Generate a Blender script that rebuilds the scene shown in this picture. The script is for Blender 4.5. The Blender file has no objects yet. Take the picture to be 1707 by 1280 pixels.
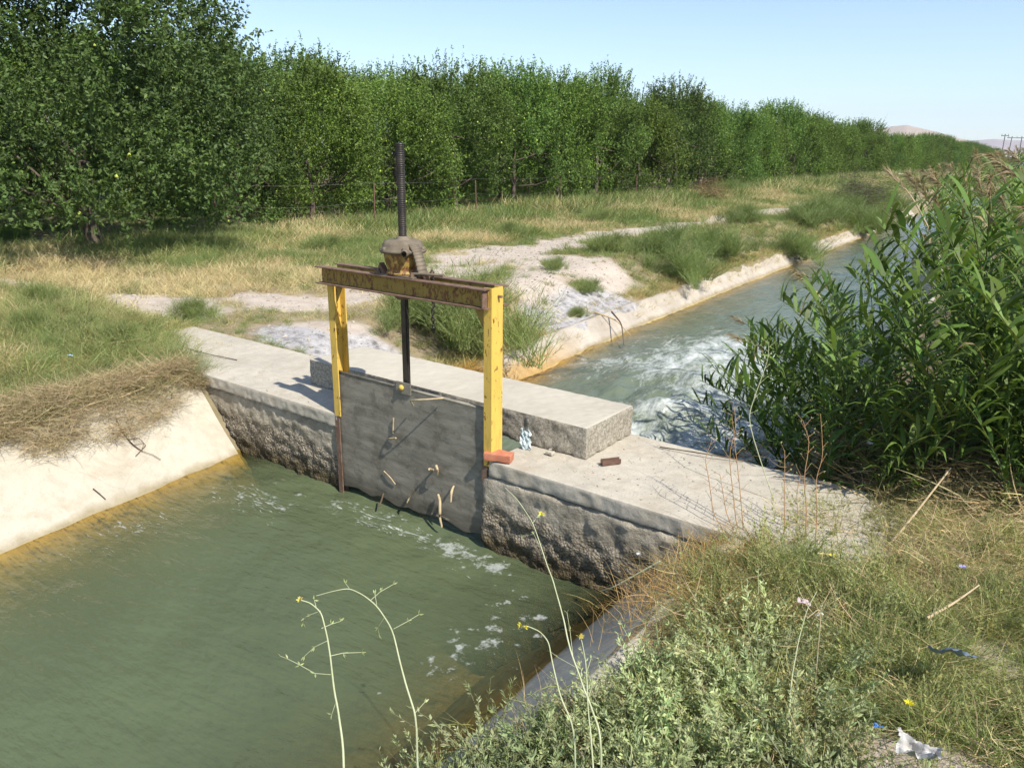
import bpy, math, random
import numpy as np
from mathutils import Vector
random.seed(4); RNG=np.random.default_rng(11)
scene=bpy.context.scene; COL=scene.collection
PI=math.pi
# ------------------------------------------------------------ camera
F_PX=1281.2; PITCH=0.28887; ROLL=0.01052; YAW=-0.64591
CAM=np.array([4.0626,-3.3337,1.75])
_F=np.array([math.sin(YAW)*math.cos(PITCH),math.cos(YAW)*math.cos(PITCH),-math.sin(PITCH)])
_R=np.array([math.cos(YAW),-math.sin(YAW),0.0]); _U=np.cross(_R,_F)
_r=_R*math.cos(ROLL)+_U*math.sin(ROLL); _u=-_R*math.sin(ROLL)+_U*math.cos(ROLL)
def ray(x,y): return _F*F_PX+_r*(x-853.5)-_u*(y-640)
def uz(x,y,z=0.): d=ray(x,y); return CAM+d*(z-CAM[2])/d[2]
def uy(x,y,Y=0.): d=ray(x,y); return CAM+d*(Y-CAM[1])/d[1]
def ud(x,y,dist): d=ray(x,y); d=d/np.linalg.norm(d); return CAM+d*dist
cd=bpy.data.cameras.new('camera'); cam=bpy.data.objects.new('camera',cd); COL.objects.link(cam)
from mathutils import Matrix
M=Matrix(((_r[0],_u[0],-_F[0],CAM[0]),(_r[1],_u[1],-_F[1],CAM[1]),(_r[2],_u[2],-_F[2],CAM[2]),(0,0,0,1)))
cam.matrix_world=M; cd.sensor_width=36; cd.lens=F_PX/1707*36; cd.clip_end=30000; cd.clip_start=.05
scene.camera=cam
# ------------------------------------------------------------ noise
def _h(ix,iy,iz):
    n=(ix.astype(np.int64)*73856093)^(iy.astype(np.int64)*19349663)^(iz.astype(np.int64)*83492791)
    n=(n^(n>>13))*1274126177; n=n&0x7fffffff; n=(n^(n>>15))&0xffffff
    return n/float(0xffffff)
def vn(p):
    p=np.asarray(p,float); i=np.floor(p); f=p-i; f=f*f*(3-2*f); i=i.astype(np.int64)
    r=0
    for a in(0,1):
        for b in(0,1):
            for c in(0,1):
                w=(f[:,0] if a else 1-f[:,0])*(f[:,1] if b else 1-f[:,1])*(f[:,2] if c else 1-f[:,2])
                r=r+w*_h(i[:,0]+a,i[:,1]+b,i[:,2]+c)
    return r*2-1
def fbm(p,o=4):
    p=np.asarray(p,float); r=0;a=1.
    for k in range(o): r=r+a*vn(p*(2.03**k)+17.3*k); a*=.5
    return r
def n2(x,y,s=1.,o=3,z=0.): 
    x=np.atleast_1d(np.asarray(x,float)); y=np.broadcast_to(np.asarray(y,float),x.shape)
    return fbm(np.stack([x*s,y*s,np.full_like(x,z)],1),o)
def sst(x,a,b):
    t=np.clip((np.asarray(x,float)-a)/(b-a),0,1); return t*t*(3-2*t)
# ------------------------------------------------------------ materials
class NT:
    def __init__(s,name):
        s.m=bpy.data.materials.new(name); s.m.use_nodes=True; s.t=s.m.node_tree; s.t.nodes.clear()
        s.out=s.t.nodes.new('ShaderNodeOutputMaterial')
    def n(s,ty,**k):
        o=s.t.nodes.new(ty)
        for a,v in k.items():
            if a.startswith('i_'):
                key=a[2:]; key=int(key) if key.isdigit() else key.replace('_',' ')
                s.set(o,key,v)
            else: setattr(o,a,v)
        return o
    def set(s,o,key,v):
        if isinstance(v,bpy.types.NodeSocket): s.t.links.new(v,o.inputs[key])
        else:
            if isinstance(v,(tuple,list)) and len(v)==3 and o.inputs[key].type=='RGBA': v=(*v,1)
            o.inputs[key].default_value=v
    def geo(s): return s.n('ShaderNodeNewGeometry').outputs['Position']
    def noise(s,scale,detail=4,rough=.55,vec=None,dist=0.):
        o=s.n('ShaderNodeTexNoise'); o.inputs['Scale'].default_value=scale; o.inputs['Detail'].default_value=detail
        o.inputs['Roughness'].default_value=rough; o.inputs['Distortion'].default_value=dist
        s.t.links.new(vec if vec is not None else s.geo(),o.inputs['Vector']); return o.outputs['Fac']
    def vor(s,scale,feature='F1',vec=None,out='Distance'):
        o=s.n('ShaderNodeTexVoronoi',feature=feature); o.inputs['Scale'].default_value=scale
        s.t.links.new(vec if vec is not None else s.geo(),o.inputs['Vector']); return o.outputs[out]
    def ramp(s,fac,stops,interp='LINEAR'):
        o=s.n('ShaderNodeValToRGB'); s.t.links.new(fac,o.inputs[0]); e=o.color_ramp.elements; o.color_ramp.interpolation=interp
        while len(e)>1: e.remove(e[-1])
        e[0].position=stops[0][0]; 
        for p,c in stops[1:]: e.new(p)
        for i,(p,c) in enumerate(stops):
            c=(c,c,c) if isinstance(c,(int,float)) else c; e[i].color=(*c,1)
        return o.outputs[0]
    def mix(s,fac,a,b,mode='MIX'):
        o=s.n('ShaderNodeMix',data_type='RGBA',blend_type=mode); s.set(o,0,fac); s.set(o,6,a); s.set(o,7,b); return o.outputs[2]
    def math(s,op,a,b=0.,clamp=False):
        o=s.n('ShaderNodeMath',operation=op,use_clamp=clamp); s.set(o,0,a); s.set(o,1,b); return o.outputs[0]
    def mr(s,v,a,b,c=0.,d=1.):
        o=s.n('ShaderNodeMapRange'); s.set(o,0,v)
        for i,q in enumerate((a,b,c,d)): o.inputs[i+1].default_value=q
        return o.outputs[0]
    def attr(s,name,out='Fac'): return s.n('ShaderNodeAttribute',attribute_name=name).outputs[out]
    def xyz(s,v=None):
        o=s.n('ShaderNodeSeparateXYZ'); s.t.links.new(v if v is not None else s.geo(),o.inputs[0]); return o.outputs
    def bump(s,h,st=.5,d=.01,nrm=None):
        o=s.n('ShaderNodeBump'); o.inputs['Strength'].default_value=st; o.inputs['Distance'].default_value=d
        s.t.links.new(h,o.inputs['Height'])
        if nrm is not None: s.t.links.new(nrm,o.inputs['Normal'])
        return o.outputs[0]
    def prin(s,col,rough=.8,metal=0.,spec=.3,nrm=None,trans=None):
        o=s.n('ShaderNodeBsdfPrincipled'); s.set(o,'Base Color',col); s.set(o,'Roughness',rough); s.set(o,'Metallic',metal); s.set(o,'Specular IOR Level',spec)
        if nrm is not None: s.set(o,'Normal',nrm)
        return o.outputs[0]
    def done(s,sh): s.t.links.new(sh,s.out.inputs['Surface']); return s.m
def vscale(N,vec,sc,rot=(0,0,0)):
    o=N.n('ShaderNodeMapping'); N.t.links.new(vec,o.inputs['Vector']); o.inputs['Scale'].default_value=sc; o.inputs['Rotation'].default_value=rot
    return o.outputs[0]

def mat_plant(name,transl=.28,rough=.5,spec=.3,objvar=.0):
    N=NT(name); c=N.attr('col','Color')
    if objvar:
        r=N.n('ShaderNodeObjectInfo').outputs['Random']
        hs=N.n('ShaderNodeHueSaturation'); N.set(hs,'Color',c); N.set(hs,'Value',N.mr(r,0,1,1-objvar,1+objvar)); N.set(hs,'Hue',N.mr(r,0,1,.5-.03*objvar*3,.5+.03*objvar*2)); c=hs.outputs[0]
    p=N.prin(c,rough,spec=spec)
    if transl<=0: return N.done(p)
    t=N.n('ShaderNodeBsdfTranslucent'); N.set(t,'Color',N.mix(1.,c,(1.25,1.3,.7),'MULTIPLY'))
    m=N.n('ShaderNodeMixShader'); m.inputs[0].default_value=transl
    N.t.links.new(p,m.inputs[1]); N.t.links.new(t.outputs[0],m.inputs[2]); return N.done(m.outputs[0])
def mat_simple(name,c1,c2,sc=8,rough=.7,metal=0.,bump=.3,spec=.3,bd=.005):
    N=NT(name); f=N.noise(sc,5); c=N.ramp(f,[(.3,c1),(.7,c2)])
    return N.done(N.prin(c,rough,metal,spec,N.bump(N.noise(sc*6,4),bump,bd)))
MP=mat_plant('foliage'); MT=mat_plant('tree_leaves',.24,.5,.25,.16); MR=mat_plant('reed_leaves',.28,.5,.25,.16); MDRY=mat_plant('straw',.15,.8,.1)
MBARK=mat_simple('bark',(.07,.055,.04),(.14,.11,.08),9,.9)

def mat_concrete(name,light=(.50,.455,.37),dark=(.36,.325,.26),stain_z=None,rough_agg=0.,orange=False,fine=1.):
    N=NT(name); P=N.geo()
    c=N.ramp(N.noise(1.6,6,.65),[(.3,dark),(.62,light)])
    c=N.mix(N.math('MULTIPLY',N.ramp(N.noise(14,5,.6),[(.42,0.),(.6,1.)]),.22),c,(.30,.27,.225))
    c=N.mix(N.math('MULTIPLY',N.ramp(N.noise(90,3,.6),[(.5,0.),(.66,1.)]),.30*fine),c,(.22,.20,.165))
    c=N.mix(N.math('MULTIPLY',N.ramp(N.noise(3.4,6,.72,dist=.5),[(.52,0.),(.66,1.)]),.42),c,(.33,.265,.18))
    # hairline cracks
    w=N.mix(.35,P,N.n('ShaderNodeTexNoise').outputs['Color'])
    cr=N.vor(1.1,'DISTANCE_TO_EDGE',w)
    c=N.mix(N.math('MULTIPLY',N.ramp(cr,[(0.,1.),(.004,0.)]),.16),c,(.14,.12,.10))
    h=N.math('ADD',N.noise(60,6,.7),N.math('MULTIPLY',N.noise(9,5,.6),1.5))
    if stain_z is not None:
        z=N.xyz(P)[2]; zz=N.math('ADD',z,N.math('MULTIPLY',N.math('SUBTRACT',N.noise(6,5,.6),.5),.10))
        wet=N.mr(zz,stain_z+.05,stain_z+.005,0.,.8); sub=N.mr(z,stain_z+.004,stain_z-.012,0.,1.)
        c=N.mix(wet,c,N.ramp(N.noise(7,5,.6),[(.3,(.19,.15,.075)),(.7,(.34,.28,.16))]))
        c=N.mix(sub,c,N.ramp(N.noise(9,5,.6),[(.3,(.29,.225,.10)),(.7,(.47,.375,.19))]))
        if orange:
            y=N.xyz(P)[1]; band=N.math('MULTIPLY',N.mr(zz,stain_z+.20,stain_z+.10,0.,1.),N.math('MULTIPLY',N.mr(y,1.,1.6,0.,1.),N.mr(y,5.2,4.0,0.,1.)))
            c=N.mix(N.math('MULTIPLY',band,.85),c,N.ramp(N.noise(9,4),[(.3,(.33,.19,.06)),(.7,(.48,.31,.12))]))
    return N.done(N.prin(c,.9,spec=.15,nrm=N.bump(h,.45,.006)))
M_SLAB=mat_concrete('slab_concrete',(.53,.475,.38),(.41,.37,.295))
M_LIN=mat_concrete('lining_concrete',(.54,.49,.385),(.45,.40,.31),stain_z=-.585,fine=.6)
M_LIN2=mat_concrete('far_lining_concrete',(.50,.44,.36),(.36,.31,.25),stain_z=-.70,orange=True)
def mat_wallface():
    N=NT('rough_aggregate_concrete'); P=N.geo()
    c=N.ramp(N.noise(5,6,.65),[(.3,(.37,.32,.235)),(.55,(.50,.44,.34)),(.75,(.58,.52,.41))])
    ag=N.vor(62,'F1',out='Color'); agd=N.vor(62,'F1')
    z=N.xyz(P)[2]; m=N.mr(N.math('ADD',z,N.math('MULTIPLY',N.math('SUBTRACT',N.noise(3.5,4,.6),.5),.5)),-.22,-.34,0.,1.)
    m2=N.math('MULTIPLY',m,N.ramp(agd,[(.25,1.),(.62,0.)]))
    c=N.mix(N.math('MULTIPLY',m,.75),c,N.ramp(agd,[(.2,(.44,.37,.27)),(.65,(.11,.088,.062))]))
    dk=N.ramp(N.noise(2.6,5,.7,dist=.6),[(.49,0.),(.60,1.)]); c=N.mix(N.math('MULTIPLY',dk,.45),c,(.17,.145,.11))
    wet=N.mr(N.math('ADD',z,N.math('MULTIPLY',N.math('SUBTRACT',N.noise(5,4),.5),.16)),-.43,-.52,0.,1.)
    c=N.mix(N.math('MULTIPLY',wet,.85),c,N.ramp(N.noise(11,4),[(.35,(.035,.028,.018)),(.7,(.13,.10,.045))]))
    h=N.math('ADD',N.math('ADD',N.math('MULTIPLY',N.noise(45,6,.75),1.3),N.math('MULTIPLY',N.noise(15,5,.7),1.6)),N.math('MULTIPLY',m,N.math('MULTIPLY',agd,-1.3)))
    return N.done(N.prin(c,.92,spec=.12,nrm=N.bump(h,.9,.016)))
M_WALL=mat_wallface()
def mat_yellow(name='worn_yellow_paint',base=(.62,.41,.085),rust=.58):
    N=NT(name); P=N.geo()
    c=N.ramp(N.noise(6,4),[(.3,base),(.7,tuple(min(1,x*1.12) for x in base))])
    f=N.noise(38,5,.7,vscale(N,P,(1,1,.55))); f2=N.noise(5,4,.6)
    k=N.ramp(N.math('ADD',N.math('MULTIPLY',f,.75),N.math('MULTIPLY',f2,.28)),[(rust,0.),(rust+.035,1.)])
    c=N.mix(k,c,N.ramp(N.noise(60,3),[(.3,(.10,.04,.018)),(.7,(.25,.115,.04))]))
    s=N.ramp(N.noise(7,4,.6,vscale(N,P,(6,6,.8))),[(.52,0.),(.66,1.)]); c=N.mix(N.math('MULTIPLY',s,.35),c,(.36,.20,.05))
    return N.done(N.prin(c,.55,spec=.35,nrm=N.bump(N.math('SUBTRACT',N.noise(40,4),k),.35,.003)))
M_YEL=mat_yellow(); 
M_BEAM=mat_yellow('rusting_yellow_beam',(.30,.205,.045),.53)
M_RUST=mat_simple('rusty_steel',(.13,.075,.05),(.24,.155,.11),22,.75,.1,.5)
M_GREASE=mat_simple('greasy_dark_steel',(.028,.024,.02),(.07,.058,.048),18,.42,.5,.3,.5)
M_CAST=mat_simple('dusty_cast_iron',(.12,.095,.065),(.21,.17,.12),14,.85,0,.4)
def mat_gate():
    N=NT('weathered_steel_plate'); P=N.geo()
    c=N.ramp(N.noise(3,6,.7,vscale(N,P,(1,1,4))),[(.3,(.175,.155,.12)),(.55,(.265,.24,.19)),(.75,(.35,.32,.255))])
    c=N.mix(N.math('MULTIPLY',N.ramp(N.noise(9,5,.7),[(.5,0.),(.62,1.)]),.5),c,(.10,.085,.062))
    c=N.mix(N.math('MULTIPLY',N.ramp(N.noise(48,3,.7),[(.6,0.),(.7,1.)]),.45),c,(.30,.27,.20))
    z=N.xyz(P)[2]; c=N.mix(N.mr(N.math('ADD',z,N.math('MULTIPLY',N.noise(7,3),.1)),-.36,-.46,0.,.7),c,(.085,.075,.055))
    return N.done(N.prin(c,.72,.15,.3,N.bump(N.noise(26,5,.7,vscale(N,P,(1,1,3))),.5,.004)))
M_GATE=mat_gate()
M_BRICK=mat_simple('red_brick',(.40,.13,.07),(.52,.22,.13),20,.9)
M_STICK=mat_simple('dry_wood',(.36,.27,.15),(.52,.41,.25),30,.85)
M_DKSTICK=mat_simple('dark_wood',(.07,.05,.032),(.15,.11,.07),20,.9)
M_STEM=mat_simple('pale_green_stem',(.34,.36,.20),(.46,.47,.29),20,.7)
M_YFL=mat_simple('yellow_petal',(.62,.52,.04),(.75,.66,.08),30,.6)
M_POST=mat_simple('fence_rust',(.10,.055,.04),(.17,.10,.07),12,.85)
M_WIRE=mat_simple('fence_wire',(.13,.12,.11),(.22,.2,.18),12,.6,.3)
def mat_water(name,z0,murk,wave,foam_kind):
    N=NT(name); P=N.geo()
    dep=N.attr('depth'); fm=N.attr('foam')
    k=N.math('SUBTRACT',1.,N.math('POWER',2.718,N.math('MULTIPLY',dep,-2.5 if foam_kind=='still' else -3.)))
    big=N.noise(1.1,3,.5,vscale(N,P,(1,1,1)))
    mc=N.ramp(big,[(.35,murk),(.7,tuple(x*1.22 for x in murk))])
    tr=N.n('ShaderNodeBsdfTransparent'); N.set(tr,'Color',(.92,.82,.50))
    df=N.n('ShaderNodeBsdfDiffuse'); N.set(df,'Color',mc)
    ws=N.math('ADD',N.math('MULTIPLY',N.noise(wave[0],3,.5,vscale(N,P,wave[1],wave[2])),1.),N.math('MULTIPLY',N.noise(wave[0]*3.1,4,.6,vscale(N,P,wave[1],wave[2])),.38))
    nb=N.bump(ws,wave[3],.05)
    N.set(df,'Normal',nb)
    m1=N.n('ShaderNodeMixShader'); N.set(m1,0,k); N.t.links.new(tr.outputs[0],m1.inputs[1]); N.t.links.new(df.outputs[0],m1.inputs[2])
    gl=N.n('ShaderNodeBsdfGlossy'); N.set(gl,'Roughness',.06 if foam_kind=='still' else .16); N.set(gl,'Normal',nb)
    fr=N.n('ShaderNodeFresnel'); fr.inputs[0].default_value=1.33; N.set(fr,'Normal',nb)
    m2=N.n('ShaderNodeMixShader'); N.set(m2,0,fr.outputs[0]); N.t.links.new(m1.outputs[0],m2.inputs[1]); N.t.links.new(gl.outputs[0],m2.inputs[2])
    if foam_kind=='still':
        blob=N.ramp(N.noise(13,3,.55,vscale(N,P,(1,1,1))),[(.0,0.),(1.,1.)])
        cells=N.noise(70,3,.6)
        a=N.math('ADD',N.math('MULTIPLY',blob,.85),N.math('MULTIPLY',cells,.15))
        thr=N.math('SUBTRACT',.82,N.math('MULTIPLY',fm,.35))
        fo=N.mr(N.math('SUBTRACT',a,thr),0.,.10,0.,.38)
        fo=N.math('MULTIPLY',fo,N.mr(cells,.3,.55,.55,1.))
        sk=N.attr('streak'); wv=N.noise(9,6,.72,vscale(N,P,(.7,2.6,1),(0,0,-.3)),1.6)
        f2=N.mr(N.math('SUBTRACT',wv,N.math('SUBTRACT',.80,N.math('MULTIPLY',sk,.27))),0.,.10,0.,.6)
        fo=N.math('MAXIMUM',fo,f2)
    else:
        w=N.noise(3.2,6,.72,vscale(N,P,(1.35,.62,1),(0,0,.15)),.9); fine=N.noise(26,5,.75,vscale(N,P,(1.3,.6,1),(0,0,.15)),.6)
        a=N.math('ADD',N.math('MULTIPLY',w,.66),N.math('MULTIPLY',fine,.34))
        thr=N.math('SUBTRACT',.79,N.math('MULTIPLY',fm,.345))
        fo=N.mr(N.math('SUBTRACT',a,thr),-.05,.17,0.,.66)
    fd=N.n('ShaderNodeBsdfDiffuse'); N.set(fd,'Color',(.72,.74,.72)); N.set(fd,'Normal',N.bump(fo,.35,.03))
    m3=N.n('ShaderNodeMixShader'); N.set(m3,0,fo); N.t.links.new(m2.outputs[0],m3.inputs[1]); N.t.links.new(fd.outputs[0],m3.inputs[2])
    return N.done(m3.outputs[0])
M_WUP=mat_water('still_green_water',-.585,(.088,.109,.056),(4.2,(.75,1.9,1),(0,0,-.35),.60),'still')
M_WDN=mat_water('fast_grey_green_water',-.70,(.125,.148,.098),(5.,(1.3,.55,1),(0,0,.15),.6),'rapid')
# ------------------------------------------------------------ mesh builder
class MB:
    def __init__(s): s.V=[];s.F3=[];s.F4=[];s.C=[];s.n=0
    def add(s,V,F,col=(1,1,1)):
        V=np.asarray(V,float); F=np.asarray(F,int)
        if F.ndim==1: F=F[None]
        (s.F3 if F.shape[1]==3 else s.F4).append(F+s.n); s.V.append(V)
        c=np.asarray(col,float); s.C.append(np.broadcast_to(c,(len(V),3)) if c.ndim==1 else c); s.n+=len(V)
    def arrays(s):
        V=np.concatenate(s.V);C=np.concatenate(s.C)
        F3=np.concatenate(s.F3) if s.F3 else np.zeros((0,3),int); F4=np.concatenate(s.F4) if s.F4 else np.zeros((0,4),int)
        return V,F3,F4,C
    def mesh(s,name,mat,smooth=False,weld=False,**attrs):
        V,F3,F4,C=s.arrays(); me=bpy.data.meshes.new(name)
        me.vertices.add(len(V)); me.vertices.foreach_set('co',V.astype(np.float32).ravel())
        nl=len(F3)*3+len(F4)*4; me.loops.add(nl); me.loops.foreach_set('vertex_index',np.concatenate([F3.ravel(),F4.ravel()]).astype(np.int32))
        me.polygons.add(len(F3)+len(F4)); ls=np.concatenate([np.arange(len(F3))*3,len(F3)*3+np.arange(len(F4))*4]).astype(np.int32)
        me.polygons.foreach_set('loop_start',ls)
        me.polygons.foreach_set('use_smooth',np.full(len(ls),smooth))
        me.update(calc_edges=True); me.validate()
        a=me.color_attributes.new('col','FLOAT_COLOR','POINT'); a.data.foreach_set('color',np.c_[C,np.ones(len(C))].astype(np.float32).ravel())
        for k,v in attrs.items():
            t=me.attributes.new(k,'FLOAT','POINT'); t.data.foreach_set('value',np.asarray(v,np.float32))
        me.materials.append(mat); return me
    def obj(s,name,mat,parent=None,smooth=False,**k):
        o=bpy.data.objects.new(name,s.mesh(name,mat,smooth,**k)); COL.objects.link(o)
        if parent: o.parent=parent
        return o
def tag(o,label=None,cat=None,group=None,kind=None):
    if label:o['label']=label
    if cat:o['category']=cat
    if group:o['group']=group
    if kind:o['kind']=kind
    return o
def empty(name,loc=(0,0,0),rz=0.,**k):
    o=bpy.data.objects.new(name,None); COL.objects.link(o); o.location=loc; o.rotation_euler=(0,0,rz); o.empty_display_size=.1; tag(o,**k); return o
def cp(o,parent=None):
    c=o.copy(); COL.objects.link(c); c.parent=parent
    for ch in list(o.children): cp(ch,c)
    return c
def tube(mb,pts,rad,n=6,col=(1,1,1),cap=True):
    pts=np.asarray(pts,float); m=len(pts); rad=np.broadcast_to(np.asarray(rad,float),(m,))
    T=np.gradient(pts,axis=0); T/=np.linalg.norm(T,axis=1,keepdims=True)+1e-9
    ref=np.array([0,0,1.]) if abs(T[0,2])<.9 else np.array([1.,0,0])
    S=np.cross(T,ref); S/=np.linalg.norm(S,axis=1,keepdims=True)+1e-9; B=np.cross(T,S)
    a=np.arange(n)*2*PI/n
    V=(pts[:,None]+rad[:,None,None]*(np.cos(a)[None,:,None]*S[:,None]+np.sin(a)[None,:,None]*B[:,None])).reshape(-1,3)
    F=[(i*n+j,i*n+(j+1)%n,(i+1)*n+(j+1)%n,(i+1)*n+j) for i in range(m-1) for j in range(n)]
    off=mb.n; mb.add(V,F,col)
    if cap:
        for k in(0,m-1):
            c=pts[k]; mb.add(np.vstack([c,V[k*n:(k+1)*n]]),[(0,1+j,1+(j+1)%n) for j in range(n)],col)
def box(mb,x0,x1,y0,y1,z0,z1,col=(1,1,1),bev=.0):
    if bev<=0:
        V=[(x,y,z) for x in(x0,x1) for y in(y0,y1) for z in(z0,z1)]
        mb.add(V,[(0,1,3,2),(4,6,7,5),(0,4,5,1),(2,3,7,6),(0,2,6,4),(1,5,7,3)],col); return
    import bmesh
    bm=bmesh.new(); bmesh.ops.create_cube(bm,size=1)
    for v in bm.verts: v.co=((x0+x1)/2+v.co.x*(x1-x0),(y0+y1)/2+v.co.y*(y1-y0),(z0+z1)/2+v.co.z*(z1-z0))
    bmesh.ops.bevel(bm,geom=bm.edges[:],offset=bev,segments=2,affect='EDGES'); addbm(mb,bm,col)
def addbm(mb,bm,col=(1,1,1)):
    import bmesh
    bmesh.ops.triangulate(bm,faces=bm.faces[:]); bm.verts.index_update()
    V=[tuple(v.co) for v in bm.verts]; F=[[v.index for v in f.verts] for f in bm.faces]; bm.free(); mb.add(V,F,col)
def lathe(mb,prof,cx,cy,n=28,col=(1,1,1)):
    m=len(prof); a=np.arange(n)*2*PI/n
    V=np.array([(cx+r*math.cos(t),cy+r*math.sin(t),z) for r,z in prof for t in a])
    mb.add(V,[(i*n+j,i*n+(j+1)%n,(i+1)*n+(j+1)%n,(i+1)*n+j) for i in range(m-1) for j in range(n)],col)
def roughbox(mb,x0,x1,y0,y1,z0,z1,res,amp,freq=6.,round_=.015,xf=None,fac=None):
    """box of fine grids, its surface shifted by one noise field; edges rounded"""
    lo=np.array([x0,y0,z0]);hi=np.array([x1,y1,z1]); c=(lo+hi)/2
    for ax in range(3):
        u,v=[k for k in range(3) if k!=ax]
        nu=max(2,int((hi[u]-lo[u])/res)+1); nv=max(2,int((hi[v]-lo[v])/res)+1)
        U,W=np.meshgrid(np.linspace(lo[u],hi[u],nu),np.linspace(lo[v],hi[v],nv),indexing='ij')
        for side in(0,1):
            P=np.zeros((nu*nv,3)); P[:,u]=U.ravel(); P[:,v]=W.ravel(); P[:,ax]=hi[ax] if side else lo[ax]
            Q=np.clip(P,lo+round_,hi-round_); d=P-Q; L=np.linalg.norm(d,axis=1,keepdims=True); 
            N=d/(L+1e-9); P=Q+N*round_
            a=amp if np.isscalar(amp) else amp(P)
            P=P+N*(np.asarray(a)*fbm(P*freq,4)).reshape(-1,1)
            if fac is not None: P=fac(P)
            i=np.arange((nu-1)*(nv-1)); a0=(i//(nv-1))*nv+i%(nv-1)
            F=np.stack([a0,a0+nv,a0+nv+1,a0+1],1)
            flip=(side==1)!=(ax==1)
            if not flip: F=F[:,::-1]
            mb.add(P,F)
# ------------------------------------------------------------ light and sky
SD=np.array([.88,-.235,1.0]); SD/=np.linalg.norm(SD)
el=math.asin(SD[2]); 
w=bpy.data.worlds.new('World'); scene.world=w; w.use_nodes=True; nt=w.node_tree
bg=nt.nodes['Background']; sky=nt.nodes.new('ShaderNodeTexSky'); sky.sky_type='NISHITA'; sky.sun_disc=False
sky.sun_elevation=el; sky.sun_rotation=math.atan2(SD[0],SD[1]); sky.dust_density=1.3; sky.air_density=1.0; sky.ozone_density=1.5; sky.altitude=1300
nt.links.new(sky.outputs[0],bg.inputs[0]); bg.inputs[1].default_value=.125
sl=bpy.data.lights.new('sun','SUN'); sl.energy=4.2; sl.angle=math.radians(.53); sl.color=(1,.955,.88)
so=bpy.data.objects.new('sun',sl); COL.objects.link(so); so.rotation_euler=Vector(-SD).to_track_quat('-Z','Y').to_euler(); so.location=(20,-5,30)
scene.view_settings.view_transform='Standard'; scene.view_settings.look='None'; scene.view_settings.exposure=.74; scene.view_settings.gamma=1
scene.render.engine='CYCLES'; scene.cycles.max_bounces=6; scene.cycles.transparent_max_bounces=12; scene.cycles.diffuse_bounces=3; scene.cycles.caustics_reflective=False; scene.cycles.caustics_refractive=False
# ------------------------------------------------------------ terrain
WU,WD=-.585,-.70
def xl(y): return np.interp(y,[-9,-1.9,0,.3,1,2.2,3.6,5,7,10,22,60,400],[-.2,-.90,-1.18,-1.15,-.75,-.80,-.95,-1.1,-1.28,-1.48,-2.1,-4.0,-22])
def xr(y): return np.interp(y,[-9,-1.2,0,1,3.6,10,14,18,22,30,60,400],[2.32,2.32,2.30,2.35,2.3,1.7,1.2,.4,-.2,-.7,-1.8,-19])
def wz(y): return np.where(np.asarray(y)<.5,WU,WD)
def zlL(y): return np.interp(y,[.2,1.1,30],[-.03,-.45,-.42])
def zlR(y): return np.interp(y,[.2,1.1,30],[.0,-.25,-.35])
def lipL(y): return xl(y)-(zlL(y)-wz(y))
def lipR(y): return xr(y)+(zlR(y)-wz(y))
def ground(x,y,noise=True):
    x=np.asarray(x,float);y=np.asarray(y,float)+0*x
    dL=lipL(y)-x; dR=x-lipR(y)
    tL=np.where(y<.5,.10,-.02)+.0*x; 
    hL=zlL(y)+(tL-zlL(y))*sst(dL,0,1.3)
    hR=zlR(y)+(.11-zlR(y))*sst(dR,0,1.1)
    inside=np.minimum(-dL,-dR)
    ht=np.where(-dL< -dR,zlL(y),zlR(y))-1.03*inside-.06
    h=np.where(dL>=0,hL,np.where(dR>=0,hR,np.maximum(ht,-1.6)))
    if noise:
        m=sst(np.maximum(dL,dR),0.02,.5)
        sh=x.shape; nn=n2(x.ravel(),y.ravel(),.9,3).reshape(sh)*.035+n2(x.ravel(),y.ravel(),5.,3,3.).reshape(sh)*.012
        far=sst(np.hypot(x,y),60,400)
        h=h+m*nn*(1-far)
    # under the concrete slab the ground stays below its top
    s=(1-sst(np.abs(y-.47),.45,.62))*(1-sst(np.abs(x-.1),3.3,3.7))
    h=np.where(s>0,np.minimum(h,-.055*s+h*(1-s)),h)
    return h
def gz(x,y): return ground(np.atleast_1d(x),np.atleast_1d(y))
# ground colour masks
BARE=[(-4.9,8.6,1.0,3.0),(-3.2,7.6,1.9,1.3),(-2.3,5.9,1.3,1.0),(-1.4,5.9,.9,1.1),(-2.0,1.8,1.1,.55),(-5.1,13.5,.75,6.5),(-5.2,22.8,.9,4.5),(-5.9,31,.6,5),(-6.9,40,.7,7),(-4.7,1.35,1.3,.62),(-7.2,.7,2.2,.5),(-3.7,2.5,1.1,.6),(-3.4,3.6,.6,1.5),(-8.3,60,.8,26),(-3.8,5.2,.9,1.9),(4.1,-.55,.33,.22),(3.95,-1.25,.30,.16)]
ASH=[(-2.2,1.45,.95,.33),(-1.55,2.0,.6,.45),(-1.7,6.4,.75,1.2),(-1.6,5.1,.6,.7)]
def blob(x,y,L):
    r=np.zeros_like(x)
    n=n2(x.ravel(),y.ravel(),1.7,4,9.).reshape(x.shape)
    for a,b,c,d in L: r=np.maximum(r,1-np.hypot((x-a)/c,(y-b)/d)*.75)
    return np.clip(r+n*.22,0,1)
def bare(x,y): return sst(blob(x,y,BARE),.25,.5)
def ashm(x,y): return sst(blob(x,y,ASH),.25,.5)
ys=np.concatenate([-np.geomspace(6,200,14)[::-1],np.arange(-5.9,12,.1),np.arange(12,40,.3),np.geomspace(40,6000,66)])
dl=np.concatenate([[0,.04,.1],np.arange(.2,9,.12),np.geomspace(9,60,40),np.geomspace(66,6000,24)])
dr=np.concatenate([[0,.04,.1],np.arange(.2,5,.12),np.geomspace(5,60,25),np.geomspace(66,6000,24)])
tin=np.linspace(0,1,14)[1:-1]
rows=[]
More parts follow.
